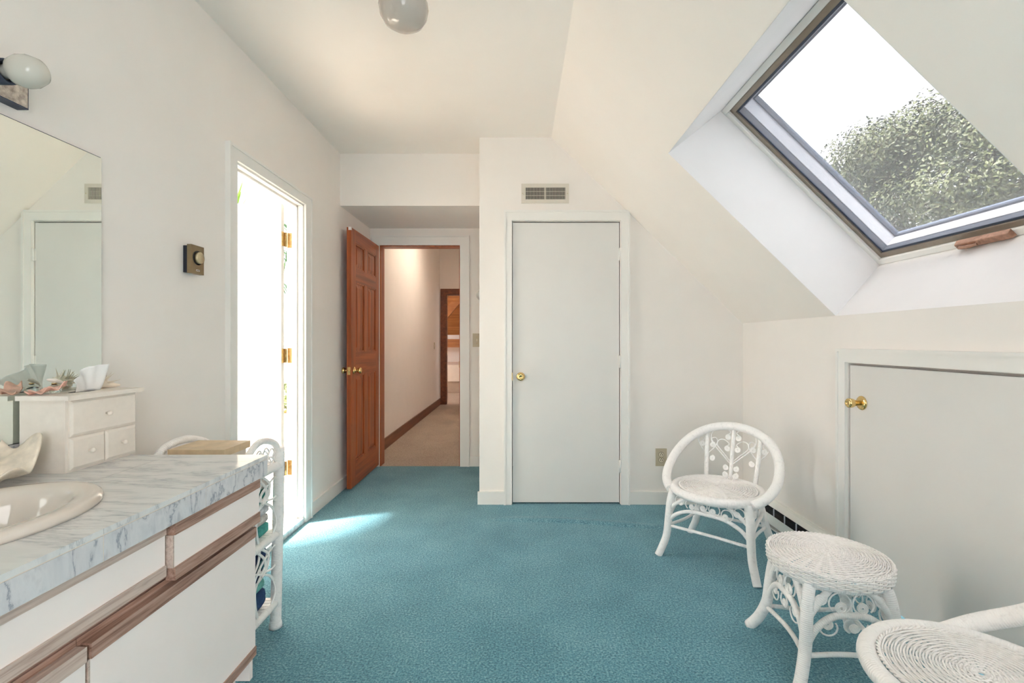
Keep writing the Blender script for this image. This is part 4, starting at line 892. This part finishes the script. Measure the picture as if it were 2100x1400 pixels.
def apron(root, A, B, ztop, zl, zm, coils, bulge=.03, braces=True, stretch=True, rr=.0105):
    """scrollwork between two legs: lower arch, upper braces, curled canes ending in flat coils"""
    mid = (A(.3) + B(.3)) / 2; out = Vector((mid.x, mid.y, 0)).normalized()
    def P(s, z): return A(z).lerp(B(z), s).to_3d() * 1 + out * (bulge * 4 * s * (1 - s) * max(0, min(1, (z - .1) / .25)))
    def Q(s, z): p = P(s, z); return Vector((p.x, p.y, z))
    MB().tube(spline([Q(0, zl), Q(.10, lerp(zl, zm, .55)), Q(.28, lerp(zl, zm, .93)), Q(.5, zm), Q(.72, lerp(zl, zm, .93)), Q(.90, lerp(zl, zm, .55)), Q(1, zl)], 6), rr, 10).build('apron_arch', M['wicker'], root, local=True)
    if braces:
        zb = lerp(zl, ztop, .42)
        MB().tube(spline([Q(0, zb), Q(.14, lerp(zb, ztop, .55)), Q(.32, ztop)], 6), rr, 10).build('brace', M['wicker'], root, local=True)
        MB().tube(spline([Q(1, zb), Q(.86, lerp(zb, ztop, .55)), Q(.68, ztop)], 6), rr, 10).build('brace', M['wicker'], root, local=True)
    if stretch: MB().tube([Q(t / 8, zl - .02).lerp(Vector((0, 0, zl - .02)), .12 * math.sin(math.pi * t / 8)) for t in range(9)], .0085, 8).build('stretcher', M['wicker'], root, local=True)
    W = (A(.3) - B(.3)).length
    for (s, z, Rl, a0, sweep, r) in coils:
        pts = [(Rl * math.cos(R(a0 + sweep * t / 16)), Rl * math.sin(R(a0 + sweep * t / 16))) for t in range(16)]
        e = R(a0 + sweep); cc = coil2d(((Rl - r) * math.cos(e), (Rl - r) * math.sin(e)), r, e, 3.0, 1 if sweep > 0 else -1)
        MB().tube([Q(s + x / W, z + y) for x, y in pts + cc], .0030, 6).build('scroll', M['cane'], root, local=True)
def scroll_disc(root, f, r, cw=1, a0=math.pi / 2, arm=None):
    cc = [f(*p) for p in coil2d((0, 0), r, a0, 3.0, cw)]
    path = (spline(list(arm) + [cc[0]], 6)[:-1] if arm else []) + cc
    MB().tube(path, .0030, 6).build('scroll', M['cane'], root, local=True)

def make_chair(label):
    rt = thing('wicker_chair', label, 'chair', (0, 0, 0), 0, 'white wicker vanity chairs')
    zs = .385
    ring = [(.223 * math.cos(t), .223 * math.sin(t) + .005, zs - .004) for t in [2 * math.pi * i / 48 for i in range(48)]]
    MB().tube(ring, .0235, 12, closed=True).build('seat_ring', M['wicker'], rt, local=True)
    weave_disc(.192, zs + .010, .010, rt, 'woven_seat')
    # hoop from the front corners sweeping up over the back
    half = [(.212, -.115, .372), (.262, -.060, .408), (.288, .03, .468), (.272, .125, .553), (.215, .200, .630), (.120, .245, .683), (0, .262, .702)]
    hp = half + [(-x, y, z) for x, y, z in half[-2::-1]]
    MB().tube(spline(hp, 8), .0245, 14).build('back_hoop', M['wicker'], rt, local=True)
    def bp(u, v): return Vector((u, .195 + .068 * v - .25 * u * u, .395 + .30 * v))
    tops = {-.135: .93, 0: .99, .135: .93}
    for u0 in (-.135, 0, .135):
        ut = u0 * 1.12
        MB().tube([bp(lerp(u0, ut, t / 6), lerp(-.04, tops[u0], t / 6)) + Vector((0, .012, 0)) * 0 for t in range(7)], .0125 if u0 else .0105, 10).build('back_spindle', M['wicker'], rt, local=True)
    r = .0160
    for sg in (-1, 1):
        # centre spindle: two pairs of heart curls, two pairs of plain coils
        for (vc, arm) in ((.80, [bp(sg * .075, .965), bp(sg * .040, .96), bp(sg * .018, .90)]), (.58, [bp(sg * .004, .34), bp(sg * .045, .48), bp(sg * .085, .62), bp(sg * .080, .72), bp(sg * .052, .745), bp(sg * .022, .68)]), (.22, None), (.09, None)):
            scroll_disc(rt, lambda x, y, vc=vc: bp(sg * (.0280) + x, vc + y / .30), r, -sg, math.pi / 2, arm)
        MB().tube(spline([bp(sg * .006, .30), bp(sg * .05, .44), bp(sg * .115, .66), bp(sg * .125, .80), bp(sg * .115, .89)], 6), .0031, 6).build('curled_cane', M['cane'], rt, local=True)
        MB().tube(spline([bp(sg * .008, .10), bp(sg * .03, .0), bp(sg * .07, -.05)], 5), .0031, 6).build('curled_cane', M['cane'], rt, local=True)
        for s2 in (-1, 1):
            u0 = sg * .142
            scroll_disc(rt, lambda x, y, u0=u0, s2=s2: bp(u0 + s2 * .029 + x, .62 + y / .30), r, -s2, math.pi / 2, [bp(u0 + s2 * .004, .44), bp(u0 + s2 * .038, .56), bp(u0 + s2 * .055, .68), bp(u0 + s2 * .045, .76), bp(u0 + s2 * .022, .74)])
        scroll_disc(rt, lambda x, y, u0=sg * .14: bp(u0 - sg * .030 + x, .36 + y / .30), r, sg, math.pi / 2)
    legs = []
    for sx, sy in ((-1, -1), (1, -1), (1, 1), (-1, 1)):
        if sy < 0: pts = [(sx * .196, -.118, .375), (sx * .208, -.130, .29), (sx * .214, -.138, .20), (sx * .222, -.146, .11), (sx * .240, -.162, .045), (sx * .255, -.176, 0)]
        else: pts = [(sx * .150, .165, .375), (sx * .165, .178, .29), (sx * .182, .192, .20), (sx * .205, .212, .11), (sx * .236, .238, .045), (sx * .258, .256, 0)]
        sp_ = spline(pts, 6); legs.append(sp_)
        MB().tube(sp_, [.0215 - .002 * i / len(sp_) for i in range(len(sp_))], 12).build('leg', M['wicker'], rt, local=True)
    L = [leg_at(l) for l in legs]
    fc = [(.13, .322, .026, 250, -290, .0135), (.29, .318, .027, 240, -290, .0140), (.445, .326, .028, 240, -300, .0150), (.60, .320, .028, -60, 290, .0150), (.75, .305, .028, -70, 290, .0150), (.89, .325, .026, -80, 290, .0145)]
    apron(rt, L[0], L[1], .368, .190, .285, fc)
    sc_ = [(.16, .318, .026, 250, -290, .0135), (.38, .322, .027, 240, -290, .0140), (.62, .322, .027, -60, 290, .0140), (.84, .318, .026, -70, 290, .0135)]
    apron(rt, L[1], L[2], .365, .190, .275, sc_); apron(rt, L[2], L[3], .365, .190, .275, sc_); apron(rt, L[3], L[0], .365, .190, .275, sc_)
    return rt
ch = make_chair('white wicker chair with round hoop back below the outlet')
ch.scale = (1, 1, .972); ch.location = (1.078, 2.590, 0); ch.rotation_euler = (0, 0, R(-43))
c2 = dup(ch); c2.location = (1.090, 1.125, 0); c2.rotation_euler = (0, 0, R(215)); c2['label'] = 'nearest white wicker chair, cut off at the lower right corner'

stl = thing('wicker_stool', 'round white wicker stool between the two wicker chairs', 'stool', (1.14, 1.764, 0), R(-5), None)
zt = .392
weave_disc(.193, zt, .016, stl, 'woven_top', pitch=.0064, cr=.0028, N=24)
o = MB()
for k in range(7):
    z = zt - .002 - k * .0062; sg = 1 if k % 2 else -1
    o.tube([((.199 - .0004 * k + sg * .0026 * math.cos(28 * t)) * math.cos(t), (.199 - .0004 * k + sg * .0026 * math.cos(28 * t)) * math.sin(t), z) for t in [2 * math.pi * i / 224 for i in range(224)]], .0029, 5, closed=True)
for i in range(56):
    t = 2 * math.pi * i / 56; o.tube([(0.1985 * math.cos(t), 0.1985 * math.sin(t), zt + .004), (0.1975 * math.cos(t), 0.1975 * math.sin(t), zt - .044)], .0024, 5)
o = o.build('woven_rim', M['weave'], stl, local=True); o['kind'] = 'stuff'
MB().tube([(.178 * math.cos(t), .178 * math.sin(t), zt - .042) for t in [2 * math.pi * i / 40 for i in range(40)]], .016, 10, closed=True).build('top_frame', M['wicker'], stl, local=True)
legs = []
for a in (135, 225, 315, 45):
    cx_, sy_ = math.cos(R(a)), math.sin(R(a))
    pts = [(.166 * cx_, .166 * sy_, .355), (.188 * cx_, .188 * sy_, .30), (.203 * cx_, .203 * sy_, .21), (.214 * cx_, .214 * sy_, .13), (.245 * cx_, .245 * sy_, .055), (.285 * cx_, .285 * sy_, 0)]
    sp_ = spline(pts, 6); legs.append(sp_); MB().tube(sp_, .0205, 12).build('leg', M['wicker'], stl, local=True)
L = [leg_at(l) for l in legs]
cs = [(.11, .300, .027, 260, -290, .0175), (.36, .288, .034, 230, -300, .0195), (.64, .288, .034, -50, 300, .0195), (.89, .300, .027, -80, 290, .0175), (.24, .205, .026, 40, -290, .0165), (.76, .205, .026, 140, 290, .0165), (.50, .215, .024, 250, -300, .0150)]
for k in range(4): apron(stl, L[k], L[(k + 1) % 4], .352, .130, .250, cs, bulge=.02, rr=.0115)

sc.cycles.max_bounces = 14; sc.cycles.diffuse_bounces = 10; sc.cycles.transparent_max_bounces = 16
sc.cycles.use_denoising = True; sc.cycles.sample_clamp_indirect = 8.0
sc.cycles.caustics_reflective = True; sc.cycles.caustics_refractive = False
